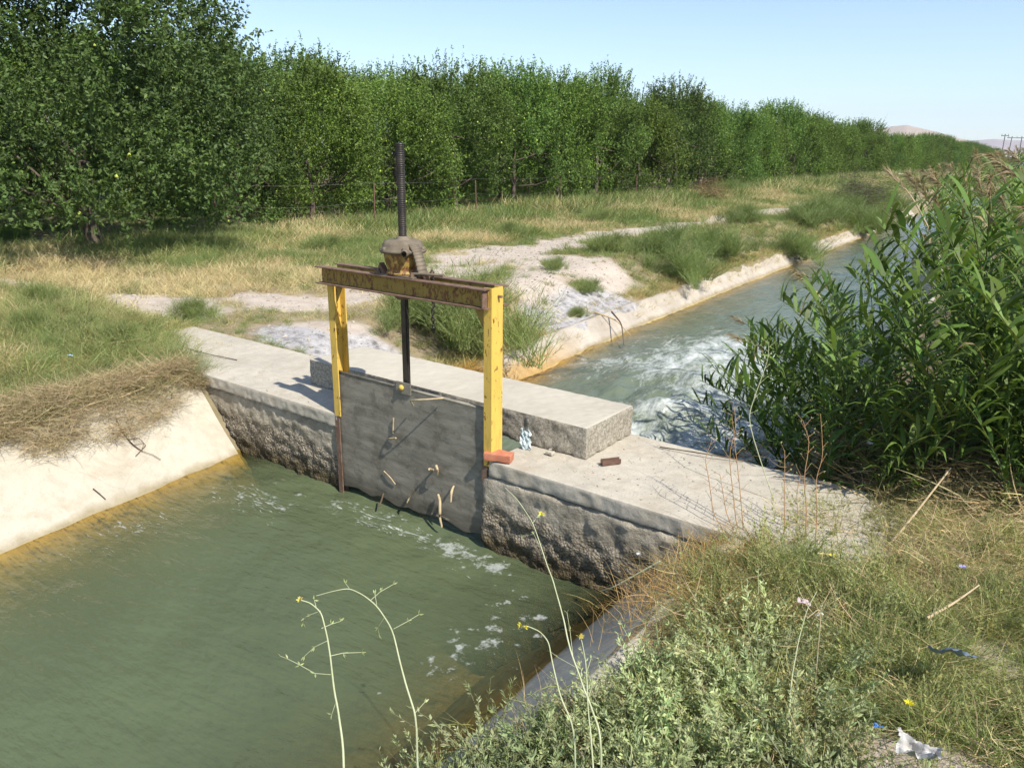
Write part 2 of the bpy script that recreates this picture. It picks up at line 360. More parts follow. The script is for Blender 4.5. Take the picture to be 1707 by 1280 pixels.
for y in ys:
    a=float(lipL(y));b=float(lipR(y)); xs=np.concatenate([(a-dl)[::-1],a+(b-a)*tin,b+dr]); rows.append(np.stack([xs,np.full_like(xs,y)],1))
G=np.array(rows); nr,nc=G.shape[:2]; X=G[...,0];Y=G[...,1]; Z=ground(X,Y)
g=MB(); i=np.arange((nr-1)*(nc-1)); a0=(i//(nc-1))*nc+i%(nc-1)
g.add(np.stack([X,Y,Z],-1).reshape(-1,3),np.stack([a0,a0+1,a0+nc+1,a0+nc],1))
def mat_ground():
    N=NT('dusty_soil'); P=N.geo(); b=N.attr('bare'); a=N.attr('ash')
    c=N.ramp(N.noise(2.2,6,.65),[(.3,(.20,.155,.095)),(.5,(.29,.23,.145)),(.7,(.36,.29,.185))])
    c=N.mix(N.ramp(N.noise(.8,4),[(.45,0.),(.6,.5)]),c,(.16,.17,.075))
    pale=N.ramp(N.noise(5,6,.7),[(.3,(.42,.345,.275)),(.65,(.54,.465,.385))])
    c=N.mix(b,c,pale)
    ac=N.ramp(N.noise(9,6,.75),[(.34,(.16,.15,.145)),(.47,(.36,.34,.33)),(.66,(.52,.50,.48))])
    c=N.mix(a,c,ac)
    h=N.math('ADD',N.noise(55,5,.7),N.math('MULTIPLY',N.noise(10,5,.6),2.))
    return N.done(N.prin(c,.95,spec=.08,nrm=N.bump(h,.7,.02)))
go=g.obj('ground',mat_ground(),smooth=True,bare=bare(X,Y).ravel(),ash=ashm(X,Y).ravel()); tag(go,kind='structure')
# hills
def hill(name,pts,col1,col2,dist,back,label):
    mb=MB(); 
    xs=[p[0] for p in pts]; n=140; px=np.linspace(xs[0],xs[-1],n); py=np.interp(px,xs,[p[1] for p in pts])
    m=14; V=np.zeros((n,m,3))
    for i_ in range(n):
        d=ray(px[i_],py[i_]); d=d/math.hypot(d[0],d[1]); top=CAM+d*dist
        for j in range(m):
            t=j/(m-1); dd=dist-back+2*back*t; p=CAM+d*dd; prof=math.sin(PI*min(1,max(0,t)))**1.2 
            V[i_,j]=(p[0],p[1],-3+(top[2]+3)*prof)
    q=V.reshape(-1,3); q[:,2]+=fbm(np.c_[q[:,0]/300,q[:,1]/300,q[:,2]*0],4)*dist*.0016*np.clip(q[:,2]/20,0,1)
    i=np.arange((n-1)*(m-1)); a=(i//(m-1))*m+i%(m-1)
    mb.add(q,np.stack([a,a+m,a+m+1,a+1],1))
    o=mb.obj(name,mat_simple(name+'_rock',col1,col2,.006,.95,0,.2),smooth=True); tag(o,label=label,kind='structure'); return o
hill('hills',[(1050,262),(1250,238),(1400,222),(1510,211),(1560,222),(1610,236),(1680,256),(1760,262)],(.32,.25,.19),(.40,.32,.25),2600,700,'dry pinkish hill ridge rising behind the orchard')
hill('hills',[(1480,262),(1560,246),(1600,238),(1660,234),(1690,235),(1800,230),(1950,240),(2200,262)],(.30,.24,.22),(.38,.30,.27),5200,900,'pale lilac hill range on the far horizon')
# ------------------------------------------------------------ canal linings
def lining(side,y0,y1,step,matl,label,grp=None):
    mb=MB(); ysn=np.arange(y0,y1+1e-6,step); prof=[]
    for y in ysn:
        if side=='L': xw,zl=float(xl(y)),float(zlL(y)); sg=-1
        else: xw,zl=float(xr(y)),float(zlR(y)); sg=1
        if y1<=.01: zl=-.03 if side=='L' else 0.
        if y0>.9: zl=-.45 if side=='L' else -.28
        W=WU if y1<=.01 else WD
        lx=xw+sg*(zl-W)
        ss=[]
        ss.append((lx+sg*.09,zl-.12)); ss.append((lx+sg*.09,zl+.005)); ss.append((lx+sg*.02,zl+.012))
        for t in np.linspace(0,1,22): ss.append((lx-sg*t*(zl+1.5),zl-t*(zl+1.5)))
        prof.append([(a,y,b) for a,b in ss])
    A=np.array(prof); n,m=A.shape[:2]; q=A.reshape(-1,3)
    q[:,2]+=fbm(q*3.,3)*.012; q[:,0]+=fbm(q*2.2+5,3)*.014
    i=np.arange((n-1)*(m-1)); a=(i//(m-1))*m+i%(m-1); F=np.stack([a,a+1,a+m+1,a+m],1)
    if side=='L': F=F[:,::-1]
    mb.add(q,F); o=mb.obj('canal_lining',matl,smooth=True); return tag(o,label,'canal lining')
lining('L',-7.,.0,.06,M_LIN,'smooth pale sloping concrete lining left of the green pool, weeds draped over its top')
lining('R',-4.,.0,.06,M_LIN,'grey sloping concrete lining at the right of the green pool, mostly under weeds')
lining('L',.95,36.,.06,M_LIN2,'long narrow pale concrete edge of the far channel, stained orange at its near end')
lining('R',.95,30.,.1,M_LIN2,'concrete lining of the far channel hidden under the reed bed')
# ------------------------------------------------------------ water
def gauss(x,y,a,b,c,d): return np.exp(-((x-a)/c)**2-((y-b)/d)**2)
def water(name,y0,y1,stepx,ysn,z,matl,disp,foamf,label):
    rws=[]
    for y in ysn:
        a=float(xl(y))-.12; b=float(xr(y))+.12; nx=int((2.42-(-1.2))/stepx)+8
        rws.append(np.stack([np.linspace(a,b,nx),np.full(nx,y)],1))
    A=np.array(rws); n,m=A.shape[:2]; X=A[...,0].ravel();Y=A[...,1].ravel()
    dep=np.minimum(X-xl(Y),xr(Y)-X)
    Z=z+disp(X,Y); mb=MB(); i=np.arange((n-1)*(m-1)); a=(i//(m-1))*m+i%(m-1)
    mb.add(np.stack([X,Y,Z],1),np.stack([a,a+1,a+m+1,a+m],1))
    sk_=np.maximum.reduce([gauss(X,Y,.65,-.15,1.0,.22),.95*gauss(X,Y,-.35,-.5,.75,.35),.8*gauss(X,Y,-.6,-1.3,.45,.9),.7*gauss(X,Y,1.45,-.3,.4,.3)])
    o=mb.obj(name,matl,smooth=True,depth=np.clip(dep,0,3),foam=foamf(X,Y),streak=sk_); return tag(o,label=label,kind='structure')
def dup_(X,Y):
    near=sst(Y,-1.2,-.1); return n2(X*.8-Y*.35,Y*2+X*.8,1.6,3)*.006+near*n2(X,Y,6.,4,2.)*.010
def fup(X,Y):
    f=.75*gauss(X,Y,.6,-.12,1.1,.16)+.75*gauss(X,Y,-.25,-.45,.6,.28)+.85*gauss(X,Y,1.45,-.15,.3,.14)
    f=np.maximum(f,.80*gauss(X,Y,2.0,-.75,.42,.75)); f=np.maximum(f,.55*gauss(X,Y,-.55,-1.2,.25,.5)); f=np.maximum(f,.62*gauss(X,Y,1.7,-.3,.35,.25))
    return np.clip(f,0,1)
water('canal_water',0,0,.03,np.concatenate([np.arange(-9,-4,.15),np.arange(-4,.32,.03)]),WU,M_WUP,dup_,fup,'calm green canal water in front of the gate')
def ddn(X,Y):
    e=gauss(X,Y,1.15,2.6,1.1,1.5)+.55*gauss(X,Y,.6,5,1.3,2.5)+.25
    a=n2(X*1.25,Y*.75,2.0,5,4.); b=n2(X,Y*.8,7.,4,8.)
    bulge=.15*gauss(X,Y,1.05,3.3,.5,.35)+.09*gauss(X,Y,.9,4.6,.6,.35)-.05*gauss(X,Y,1.2,2.3,.6,.5)
    return e*(np.abs(a)*.085+b*.014)-.02+bulge
def fdn(X,Y):
    f=1.*gauss(X,Y,1.25,3.3,.65,.9)+.95*gauss(X,Y,.75,5.0,.9,.7)+.75*gauss(X,Y,.5,6.3,1.1,1.3)+.7*gauss(X,Y,1.2,2.2,.7,.8)+.35*gauss(X,Y,-.6,4.2,.35,1.)+.34
    return np.clip(f*(1-.6*gauss(X,Y,.2,1.6,.5,1.2)),0,1)
water('canal_water',0,0,.028,np.concatenate([np.arange(.25,9,.035),np.arange(9,60,.25)]),WD,M_WDN,ddn,fdn,'foaming turbulent canal water below the gate')
# ------------------------------------------------------------ headwalls and lintel
def slab_fac_L(P):
    # the far left corner reaches further than the near one
    t=np.clip((-1.5-P[:,0])/.5,0,1); return P
def headwall(x0,x1,label,gx):
    e=empty('headwall',((x0+x1)/2,.47,-1.5),label=label,cat='canal wall')
    mb=MB(); o=( (x0+x1)/2,.47,-1.5)
    def amp(P):
        a=.009+.009*sst(-P[:,2],.15,.5); return a
    roughbox(mb,x0-(.075 if gx<0 else 0.),x1,(-.004 if gx<0 else .02),.93,-1.5,-.105,.014,amp,15.,.03); 
    w_=mb.obj('wall_face',M_WALL,e,True); w_.location=tuple(-k for k in o)
    mb=MB(); roughbox(mb,x0-(.0 if gx>0 else .02),x1+(.02 if gx>0 else .0),-.002,.955,-.10,.0,.011,lambda P:.0018+.0030*(P[:,2]<-.012),17.,.010)
    s_=mb.obj('slab',M_SLAB,e,True); s_.location=tuple(-k for k in o)
    return e
headwall(-3.35,-.002,'rough concrete wall with smooth slab top, left of the gate',1)
headwall(1.40,3.75,'rough pebbly concrete wall with wide slab top, right of the gate',-1)
mb=MB()
def lintfac(P):
    P=P.copy(); P[:,2]+=.012*np.sin(P[:,0]*1.7); return P
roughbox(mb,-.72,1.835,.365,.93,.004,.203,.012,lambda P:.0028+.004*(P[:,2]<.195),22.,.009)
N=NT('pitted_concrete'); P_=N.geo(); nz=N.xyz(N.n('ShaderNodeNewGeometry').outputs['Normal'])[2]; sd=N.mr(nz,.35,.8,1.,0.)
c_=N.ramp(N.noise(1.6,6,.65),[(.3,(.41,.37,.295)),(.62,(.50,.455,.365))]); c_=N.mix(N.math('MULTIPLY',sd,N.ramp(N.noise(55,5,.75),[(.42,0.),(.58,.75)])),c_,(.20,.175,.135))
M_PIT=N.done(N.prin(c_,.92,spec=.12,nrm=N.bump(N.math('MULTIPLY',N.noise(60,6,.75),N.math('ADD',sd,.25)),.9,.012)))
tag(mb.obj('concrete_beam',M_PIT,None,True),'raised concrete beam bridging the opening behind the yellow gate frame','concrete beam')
# ------------------------------------------------------------ sluice gate
SG=empty('sluice_gate',(0.67,.08,0),label='yellow steel sluice gate frame with screw spindle and grey gate plate',cat='sluice gate')
OFF=(-.67,-.08,0)
def sg(mb,name,mat,parent=None,smooth=False):
    o=mb.obj(name,mat,parent or SG,smooth)
    if parent is None: o.location=OFF
    return o
def channel_post(x,sgn,z0,z1):
    mb=MB(); t=.008; d=.165; f=.058
    # web at outer side, flanges towards the opening
    wx=x-sgn*0
    xs=sorted((x,x+sgn*t)); box(mb,xs[0],xs[1],t,d-t,z0,z1)
    fx=sorted((x,x-sgn*0+(-sgn)*-f*1.0)) if False else None
    return mb,t,d,f
# right post: web outside at x=1.40, flanges run back to x=1.342
def post(xw,xf,z0,z1):
    mb=MB(); t=.008;d=.105
    a,b=(xw-t,xw) if xw>xf else (xw,xw+t)
    box(mb,a,b,0.,d,z0,z1,bev=.0015)
    c,e_=(xf,a) if xw>xf else (b,xf)
    box(mb,c,e_,0.,t,z0,z1); box(mb,c,e_,d-t,d,z0,z1); return mb
pr=sg(post(1.401,1.343,-.04,1.036),'post',M_YEL); pr['label']='right yellow channel post standing on a brick'
pl_=sg(post(-.008,.052,-.01,.92),'post',M_YEL); pl_['label']='left yellow channel post'
# guide rails (rusty grooves) running down in front of the gate edges
for (a,b,zb) in((-.002,.034,-1.1),(1.325,1.362,-.16)):
    mb=MB(); box(mb,a,b,.002,.010,zb,-.012); box(mb,a,b,.046,.054,zb,-.012); xx=a-.006 if a<0 else b; box(mb,xx,xx+.006,.002,.054,zb,-.012)
    sg(mb,'guide_rail',M_RUST)
# gusset plates under beams
for x in(.0615,1.333):
    mb=MB(); t=.006; s_=1 if x<.5 else -1
    V=[(x-s_*.0,.012,.92),(x+s_*.075,.012,.92),(x,.012,.79),(x,.018,.92),(x+s_*.075,.018,.92),(x,.018,.79)]
    mb.add(V,[(0,1,2),(3,5,4)]); mb.add(V,[(0,3,4,1),(1,4,5,2),(2,5,3,0)]); sg(mb,'gusset',M_BEAM)
def ibeam(y,label):
    mb=MB(); x0,x1=-.035,1.388; s_=-1 if y<.08 else 1
    box(mb,x0,x1,*sorted((y,y+s_*.007)),.928,1.027)          # web
    par=sg(mb,'beam',M_BEAM); par['label']=label
    for z in(.9205,1.0275):
        m2=MB(); box(m2,x0-.02,x1+.008,*sorted((y-s_*.004,y+s_*.052)),z,z+.0075,bev=.002); o=m2.obj('flange',M_RUST,par)
    return par
B1=ibeam(-.008,'front steel channel beam, rusty flanges and olive yellow web'); B2=ibeam(.118,'rear steel channel beam, dark red rust on its web')
m2=MB(); box(m2,1.372,1.379,-.055,-.016,.93,1.026); m2.obj('stiffener',M_RUST,B1)
# gate plate with horizontal pressed ribs
mb=MB(); nx,nz=120,70; xs_=np.linspace(.012,1.352,nx); zs_=np.linspace(-.53,.302,nz); XX,ZZ=np.meshgrid(xs_,zs_,indexing='ij'); XX=XX.ravel();ZZ=ZZ.ravel()
yy=.022+fbm(np.stack([XX*3,ZZ*9,XX*0],1),4)*.0022+.0012*np.sin(ZZ*2*PI/.17+np.sin(XX*2))**6
edge=ZZ<-.515; ZZ2=ZZ+edge*fbm(np.stack([XX*7,XX*0,XX*0],1),3)*.02
i=np.arange((nx-1)*(nz-1)); a=(i//(nz-1))*nz+i%(nz-1)
mb.add(np.stack([XX,yy,ZZ2],1),np.stack([a,a+nz,a+nz+1,a+1],1)); mb.add(np.stack([XX,yy*0+.034,ZZ2],1),np.stack([a,a+1,a+nz+1,a+nz],1))
box(mb,.012,1.352,.021,.042,.300,.3125); box(mb,.012,1.352,.034,.042,-.52,.30)
GP=sg(mb,'gate_plate',M_GATE,None,True)
mb=MB(); box(mb,.60,.73,.012,.024,.27,.35,bev=.003); mb2=MB(); lathe(mb2,[(0,.0),(.019,.0),(.02,.008),(.014,.016),(0,.018)],0,0,12)
lug=mb.obj('lug',M_GATE,GP); k=mb2.obj('nut',M_YEL,GP,True); k.location=(.655,.012,.315); k.rotation_euler=(PI/2,0,0)
# spindle : square lower bar and threaded upper screw
mb=MB(); box(mb,.634,.684,.04,.07,.28,1.03,bev=.006); sp=sg(mb,'spindle',M_GREASE)
mb=MB(); prof=[]; z=1.0; 
while z<1.80: prof+= [(.0238,z),(.0256,z+.004),(.0256,z+.007),(.0238,z+.010)]; z+=.0125
prof+=[(.022,z),(0.001,z+.004)]
lathe(mb,prof,.66,.055,24); mb.obj('screw_thread',M_GREASE,sp,True)
mb=MB(); box(mb,.61,.71,.036,.08,.255,.285,bev=.004); mb.obj('clamp',M_RUST,sp)
# gearbox
mb=MB(); 
lathe(mb,[(.001,1.046),(.105,1.046),(.108,1.052),(.098,1.062),(.096,1.075),(.106,1.10),(.114,1.135),(.118,1.158),(.118,1.175)],.66,.055,40)
GB=sg(mb,'gearbox',mat_yellow('dusty_yellow_casting',(.34,.23,.06),.48),None,True)
mb=MB(); lathe(mb,[(.118,1.170),(.138,1.174),(.146,1.184),(.144,1.193),(.128,1.200),(.124,1.225),(.112,1.243),(.094,1.250),(.045,1.253),(.040,1.262),(.034,1.272),(.028,1.272)],.66,.055,44)
for q in range(6):
    t=q*PI/3+.3; mbx=.66+.134*math.cos(t); mby=.055+.134*math.sin(t); lathe(mb,[(.012,1.196),(.012,1.212),(.001,1.213)],mbx,mby,6)
mb.obj('cap',M_CAST,GB,True)
mb=MB(); box(mb,.50,.83,-.045,.165,1.0355,1.0445,bev=.002); sg(mb,'base_plate',M_CAST)
for (bx,by) in((.52,-.028),(.81,-.028),(.52,.148),(.81,.148)):
    mb=MB(); lathe(mb,[(.016,1.0445),(.016,1.058),(.008,1.0585),(.008,1.072),(.001,1.0725)],bx,by,6); sg(mb,'bolt',M_RUST)
# pinion housing arm on the right of the box: curved strap down to the plate, with socket boss and crank rod
mb=MB(); pts=[]; 
for t in np.linspace(0,1,12):
    pts.append((.755+.10*t**.75,.01,1.238-.185*t**1.7))
for a_,b_ in zip(pts[:-1],pts[1:]):
    V=[]; 
    for (q,zz) in((a_,0),(b_,0)):
        for yy_ in(-.005,.065):
            for k_ in(0,.022): V.append((q[0]-k_*.7,yy_,q[2]-k_*.7))
    mb.add(V,[(0,2,6,4),(1,5,7,3),(0,4,5,1),(2,3,7,6),(0,1,3,2),(4,6,7,5)])
HS=sg(mb,'pinion_housing',M_CAST,None,True)
mb=MB(); lathe(mb,[(.001,0),(.020,0),(.022,.01),(.022,.05),(.016,.055)],0,0,18); bo=mb.obj('boss',M_CAST,HS,True); bo.location=(.765,-.02,1.185); bo.rotation_euler=(PI/2,0,.5)
mb=MB(); tube(mb,[(.80,-.01,1.06),(.88,.0,1.066),(.96,.01,1.068),(1.02,.02,1.069)],.009,10); sg(mb,'crank_rod',M_CAST,None,True)
mb=MB(); lathe(mb,[(.02,1.035),(.024,1.05),(.02,1.072),(.001,1.075)],.885,.02,14); sg(mb,'lock_pin',M_RUST,None,True)
# small wedge on left of plate
mb=MB(); V=[(.50,-.02,1.0445),(.57,-.02,1.0445),(.525,-.02,1.105),(.50,.02,1.0445),(.57,.02,1.0445),(.525,.02,1.105)]
mb.add(V,[(0,1,2),(3,5,4)]); mb.add(V,[(0,3,4,1),(1,4,5,2),(2,5,3,0)]); sg(mb,'wedge',M_RUST)
# weld bracket at the right beam end / bolt
mb=MB(); tube(mb,[(1.395,.06,.985),(1.428,.06,.985)],.008,8); sg(mb,'bolt',M_RUST)
# brackets under beam mid
mb=MB(); lathe(mb,[(.001,.888),(.05,.888),(.062,.9),(.062,.9195)],.66,.055,24); sg(mb,'collar',M_RUST,None,True)
# chain
ch=MB(); zc=1.06; xc=.90; 
link_pts=[(xc-.0,-.035,1.05),(xc-.005,-.03,1.02)]
def torus(mb,c,rx,rz,r,rot):
    t=np.linspace(0,2*PI,15); P=np.stack([rx*np.cos(t),0*t,rz*np.sin(t)],1); ca,sa=math.cos(rot),math.sin(rot)
    P=np.stack([P[:,0]*ca-P[:,1]*sa,P[:,0]*sa+P[:,1]*ca,P[:,2]],1)+np.array(c); tube(mb,P,r,5,cap=False)
for k in range(16):
    zz=1.066-.0235*k; torus(ch,(xc+.004*math.sin(k),.055+.0*k,zz),.0095,.0165,.0033,(k%2)*PI/2+.4)
tag(ch.obj('chain',M_GREASE,None,True),'short dark steel chain hanging from the crank end below the yellow beam','chain')
# ------------------------------------------------------------ small things on the structure
def rubble(name,mat,loc,dims,seed,label,cat,rz=0.,amp=.004,rx=0.):
    mb=MB(); a,b,c=dims; roughbox(mb,-a/2,a/2,-b/2,b/2,0,c,.008 if max(dims)<.3 else .03,amp,18+seed,.006)
    o=mb.obj(name,mat,None,True); o.location=loc; o.rotation_euler=(rx,0,rz); return tag(o,label,cat)
rubble('brick',M_BRICK,(1.432,.035,.006),(.17,.085,.05),1,'broken red brick wedged against the foot of the right yellow post','brick',.35)
mb=MB()
for k,(s,) in enumerate([(.0,)]):
    n=14; t=np.linspace(0,1,n); 
    V=[];
    for i_ in range(n):
        for j in range(10): V.append((j/9*.085*(1-.25*i_/(n-1))+.006*math.sin(i_*1.3),.007*math.sin(j*1.9+i_*.8)+.005*math.sin(i_*1.7+j),i_/(n-1)*.12+.008*math.sin(j*1.1)))
    mb.add(V,[(i_*10+j,i_*10+j+1,(i_+1)*10+j+1,(i_+1)*10+j) for i_ in range(n-1) for j in range(9)])
o=mb.obj('plastic_wrapper',mat_simple('pale_blue_plastic',(.38,.48,.48),(.66,.72,.70),25,.25,0,.5,.6),None,True); o.location=(1.405,.27,.005); o.rotation_euler=(-.25,0,.15); tag(o,'crumpled pale blue plastic wrapper stuck behind the right yellow post','wrapper')
mb=MB(); box(mb,-.06,.06,-.012,.012,0,.006,bev=.001); box(mb,-.06,.06,.006,.012,.006,.034,bev=.001); box(mb,-.06,.06,-.018,-.012,.0,.03,bev=.001)
o=mb.obj('steel_angle',M_POST,None); o.location=(1.985,.40,.006); o.rotation_euler=(0,0,.95); tag(o,'short rusty red steel channel offcut lying by the end of the concrete beam','steel offcut')
def pathobj(name,mat,pts,r,label,cat,group=None,n=7,jit=0.0):
    mb=MB(); pts=np.array(pts,float); 
    # densify with catmull-like interpolation
    t=np.linspace(0,len(pts)-1,len(pts)*5); P=np.stack([np.interp(t,np.arange(len(pts)),pts[:,k]) for k in range(3)],1)
    ker=np.array([.25,.5,.25]); 
    for _ in range(3): P[1:-1]=.25*P[:-2]+.5*P[1:-1]+.25*P[2:]
    P+=jit*np.stack([vn(P*25+k*7) for k in range(3)],1)
    rr=np.interp(np.linspace(0,1,len(P)),np.linspace(0,1,len(r)),r) if hasattr(r,'__len__') else r
    tube(mb,P,rr,n); o=mb.obj(name,mat,None,True); 
    if label: tag(o,label,cat,group)
    return o
def G_(x,y,Y=.012): return tuple(uy(x,y,Y))
def off(p,dy): return (p[0],p[1]+dy,p[2])
pathobj('stick',M_STICK,[off(G_(693,675),-.02),off(G_(700,662),-.09),off(G_(716,659),-.12),off(G_(728,660),-.09),off(G_(741,663),-.01)],.0052,'thin pale curved twig sticking out of the top of the gate plate','stick')
pathobj('stick',M_STICK,[G_(656,697,.010),G_(655,722,.010)],.0055,'short straight pale twig upright on the upper left of the gate plate','stick')
pathobj('stick',M_STICK,[G_(648,731,.010),G_(660,730,.0)],.006,'tiny pale splinter just below the short upright twig on the gate plate','stick')
pathobj('stick',M_STICK,[G_(640,785,.012),G_(650,795,.006),G_(659,807,.012)],.004,'thin slanting grey twig low on the gate plate','stick')
pathobj('stick',M_STICK,[G_(722,783,.014),off(G_(727,776,.0),-.07),off(G_(735,773,.0),-.11)],[.007,.009,.006],'broken pale peg poking out of the gate plate at mid height','peg',None,8,.004)
pathobj('stick',M_STICK,[G_(727,776,-.02),G_(730,784,-.03),G_(728,795,-.01)],[.009,.008,.003],'splintered strip dangling below the broken peg','splinter',None,8,.004)
pathobj('stick',M_STICK,[G_(691,817,.012),off(G_(690,822,.0),-.03),off(G_(687,834,.0),-.05)],[.007,.009,.004],'left one of the two small pale pegs near the gate bottom','peg',None,8,.004)
pathobj('stick',M_STICK,[G_(757,810,.012),off(G_(757,818,.0),-.03),off(G_(760,833,.0),-.05)],[.006,.009,.004],'right one of the two small pale pegs near the gate bottom','peg',None,8,.004)
pathobj('stick',M_STICK,[G_(731,824,.0),G_(734,840,-.03),G_(733,858,-.04),G_(736,878,-.05)],[.008,.0095,.009,.006],'crooked pale stick hanging from the gate bottom into the water','stick',None,8,.005)
pathobj('stick',M_DKSTICK,[G_(639,823,.0),G_(636,834,-.05),G_(631,845,-.08)],.006,'thin brown twig dangling off the lower left edge of the gate plate','stick')
# ------------------------------------------------------------ plants : templates
def unit(v): return v/(np.linalg.norm(v,axis=-1,keepdims=True)+1e-9)
def leafset(mb,B,D,L,W,col,up=None,fold=.18,droop=.0,shape=.45):
    """rhombic folded leaves; B base, D direction (n,3), L, W (n,), col (n,3)"""
    n=len(B); D=unit(D); r=unit(RNG.normal(size=(n,3))) if up is None else up
    S=unit(np.cross(D,r)); N=np.cross(S,D)
    L=np.asarray(L)[:,None]*np.ones((n,1)); W=np.asarray(W)[:,None]*np.ones((n,1))
    tip=B+D*L; tip=tip+np.array([0,0,-1.])*droop*L
    mid=B+D*L*shape
    V=np.stack([B,mid+S*W*.5+N*fold*W,tip,mid-S*W*.5+N*fold*W],1).reshape(-1,3)
    i=np.arange(n)*4; F=np.concatenate([np.stack([i,i+1,i+2],1),np.stack([i,i+2,i+3],1)])
    mb.add(V,F,np.repeat(col,4,0))
def jitcol(base,n,v=.25,h=.08):
    c=np.array(base)[None]*(1+RNG.uniform(-v,v,(n,1)))*(1+RNG.uniform(-h,h,(n,3))); return np.clip(c,.002,1)
def blades(mb,O,D,L,W,bend,col,seg=3):
    """curved grass blades. O (n,3), D initial dir, bend: vector (n,3) added along t^2"""
    n=len(O); D=unit(D); S=unit(np.cross(D,RNG.normal(size=(n,3))))
    L=L[:,None];W=W[:,None]; ts=np.linspace(0,1,seg+1); V=[]
    for t in ts[:-1]:
        c=O+D*L*t+bend*L*t*t; w_=W*(1-t*.75)*.5; V+= [c-S*w_,c+S*w_]
    V.append(O+D*L+bend*L)
    m=2*seg+1; V=np.stack(V,1).reshape(-1,3); i=np.arange(n)*m; F=[]
    for k in range(seg-1):
        b=2*k; F.append(np.stack([i+b,i+b+1,i+b+3],1)); F.append(np.stack([i+b,i+b+3,i+b+2],1))
    b=2*(seg-1); F.append(np.stack([i+b,i+b+1,i+b+2],1)); mb.add(V,np.concatenate(F),np.repeat(col,m,0))
def rdir(n,zlo=.2,zhi=1.):
    a=RNG.uniform(0,2*PI,n); z=RNG.uniform(zlo,zhi,n); r=np.sqrt(np.clip(1-z*z,0,1)); return np.stack([r*np.cos(a),r*np.sin(a),z],1)
class Tpl:
    def __init__(s,mb): s.V,s.F,_,s.C=mb.arrays(); assert len(s.F)
def scatter(mb,tpls,P,scale,tint,tilt=.2,zs=None):
    """merge template copies at points P with per copy scale and tint (n,3)"""
    n=len(P); which=RNG.integers(0,len(tpls),n); a=RNG.uniform(0,2*PI,n); ta=RNG.uniform(-tilt,tilt,(n,2))
    for k,T in enumerate(tpls):
        id_=np.where(which==k)[0]
        if not len(id_): continue
        V=T.V[None]*scale[id_,None,None]; 
        if zs is not None: V=V*np.array([1,1,1.])[None,None]; V[...,2]*=zs[id_,None]
        c,s_=np.cos(a[id_])[:,None],np.sin(a[id_])[:,None]
        x=V[...,0]*c-V[...,1]*s_; y=V[...,0]*s_+V[...,1]*c; z=V[...,2]
        x=x+z*ta[id_,0:1]; y=y+z*ta[id_,1:2]
        W_=np.stack([x,y,z],-1)+P[id_][:,None]
        nv=len(T.V); F=(T.F[None]+ (np.arange(len(id_))*nv)[:,None,None]).reshape(-1,3)
        C=T.C[None]*tint[id_][:,None]; mb.add(W_.reshape(-1,3),F,np.clip(C.reshape(-1,3),0,1))
def tuft(n,h,w,spread,col,bendk=.5,seg=3,v=.3,droop=.25):
    mb=MB(); O=np.c_[RNG.normal(0,spread,(n,2)),np.zeros(n)]; D=rdir(n,.55,1.); 
    b=np.c_[D[:,:2]*bendk,np.full(n,-droop)]*RNG.uniform(.3,1,(n,1))
    blades(mb,O,D,RNG.uniform(.5,1,n)*h,RNG.uniform(.7,1.2,n)*w,b,jitcol(col,n,v),seg); return Tpl(mb)
def sprig(n_st,h,leafL,leafW,col,stemcol,per=26,lie=.4,rise=.5):
    """small leafy plant: several wandering stems set with narrow leaves"""
    mb=MB()
    for s_ in range(n_st):
        a=RNG.uniform(0,2*PI); d=np.array([math.cos(a)*lie,math.sin(a)*lie,rise+RNG.uniform(0,.6)]); d=d/np.linalg.norm(d)
        m=10; L=h*RNG.uniform(.55,1.05); pts=[np.array([0,0,0.])]
        for i_ in range(m): d=d+RNG.normal(0,.13,3)+np.array([0,0,.05]); d/=np.linalg.norm(d); pts.append(pts[-1]+d*L/m)
        pts=np.array(pts)
        # stem as thin 3-blade strip
        Tn=unit(np.gradient(pts,axis=0)); S=unit(np.cross(Tn,np.array([.3,.5,.1]))); wv=np.linspace(.0022,.0008,m+1)[:,None]
        V=np.stack([pts-S*wv,pts+S*wv],1).reshape(-1,3); F=[]
        for i_ in range(m): F+= [(2*i_,2*i_+1,2*i_+3),(2*i_,2*i_+3,2*i_+2)]
        mb.add(V,F,np.array(stemcol))
        t=np.sort(RNG.uniform(.08,1,per))*m; i0=np.minimum(t.astype(int),m-1); f=(t-i0)[:,None]
        B=pts[i0]*(1-f)+pts[i0+1]*f; T_=Tn[i0]; r=unit(RNG.normal(size=(per,3))); D=unit(T_*.7+unit(np.cross(T_,r))*.9)
        sz=RNG.uniform(.6,1.15,per)*(1-.35*t/m)
        leafset(mb,B,D,leafL*sz,leafW*sz,jitcol(col,per,.25,.07))
    return Tpl(mb)
def tangle(n,L,w,col,h=.12):
    mb=MB(); 
    O=np.c_[RNG.normal(0,L*.3,(n,2)),RNG.uniform(0,h,n)]; D=np.c_[RNG.normal(0,1,(n,2)),RNG.normal(0.1,.35,n)]
    b=RNG.normal(0,.22,(n,3)); blades(mb,O,D,RNG.uniform(.4,1,n)*L,np.full(n,w),b,jitcol(col,n,.35),4); return Tpl(mb)
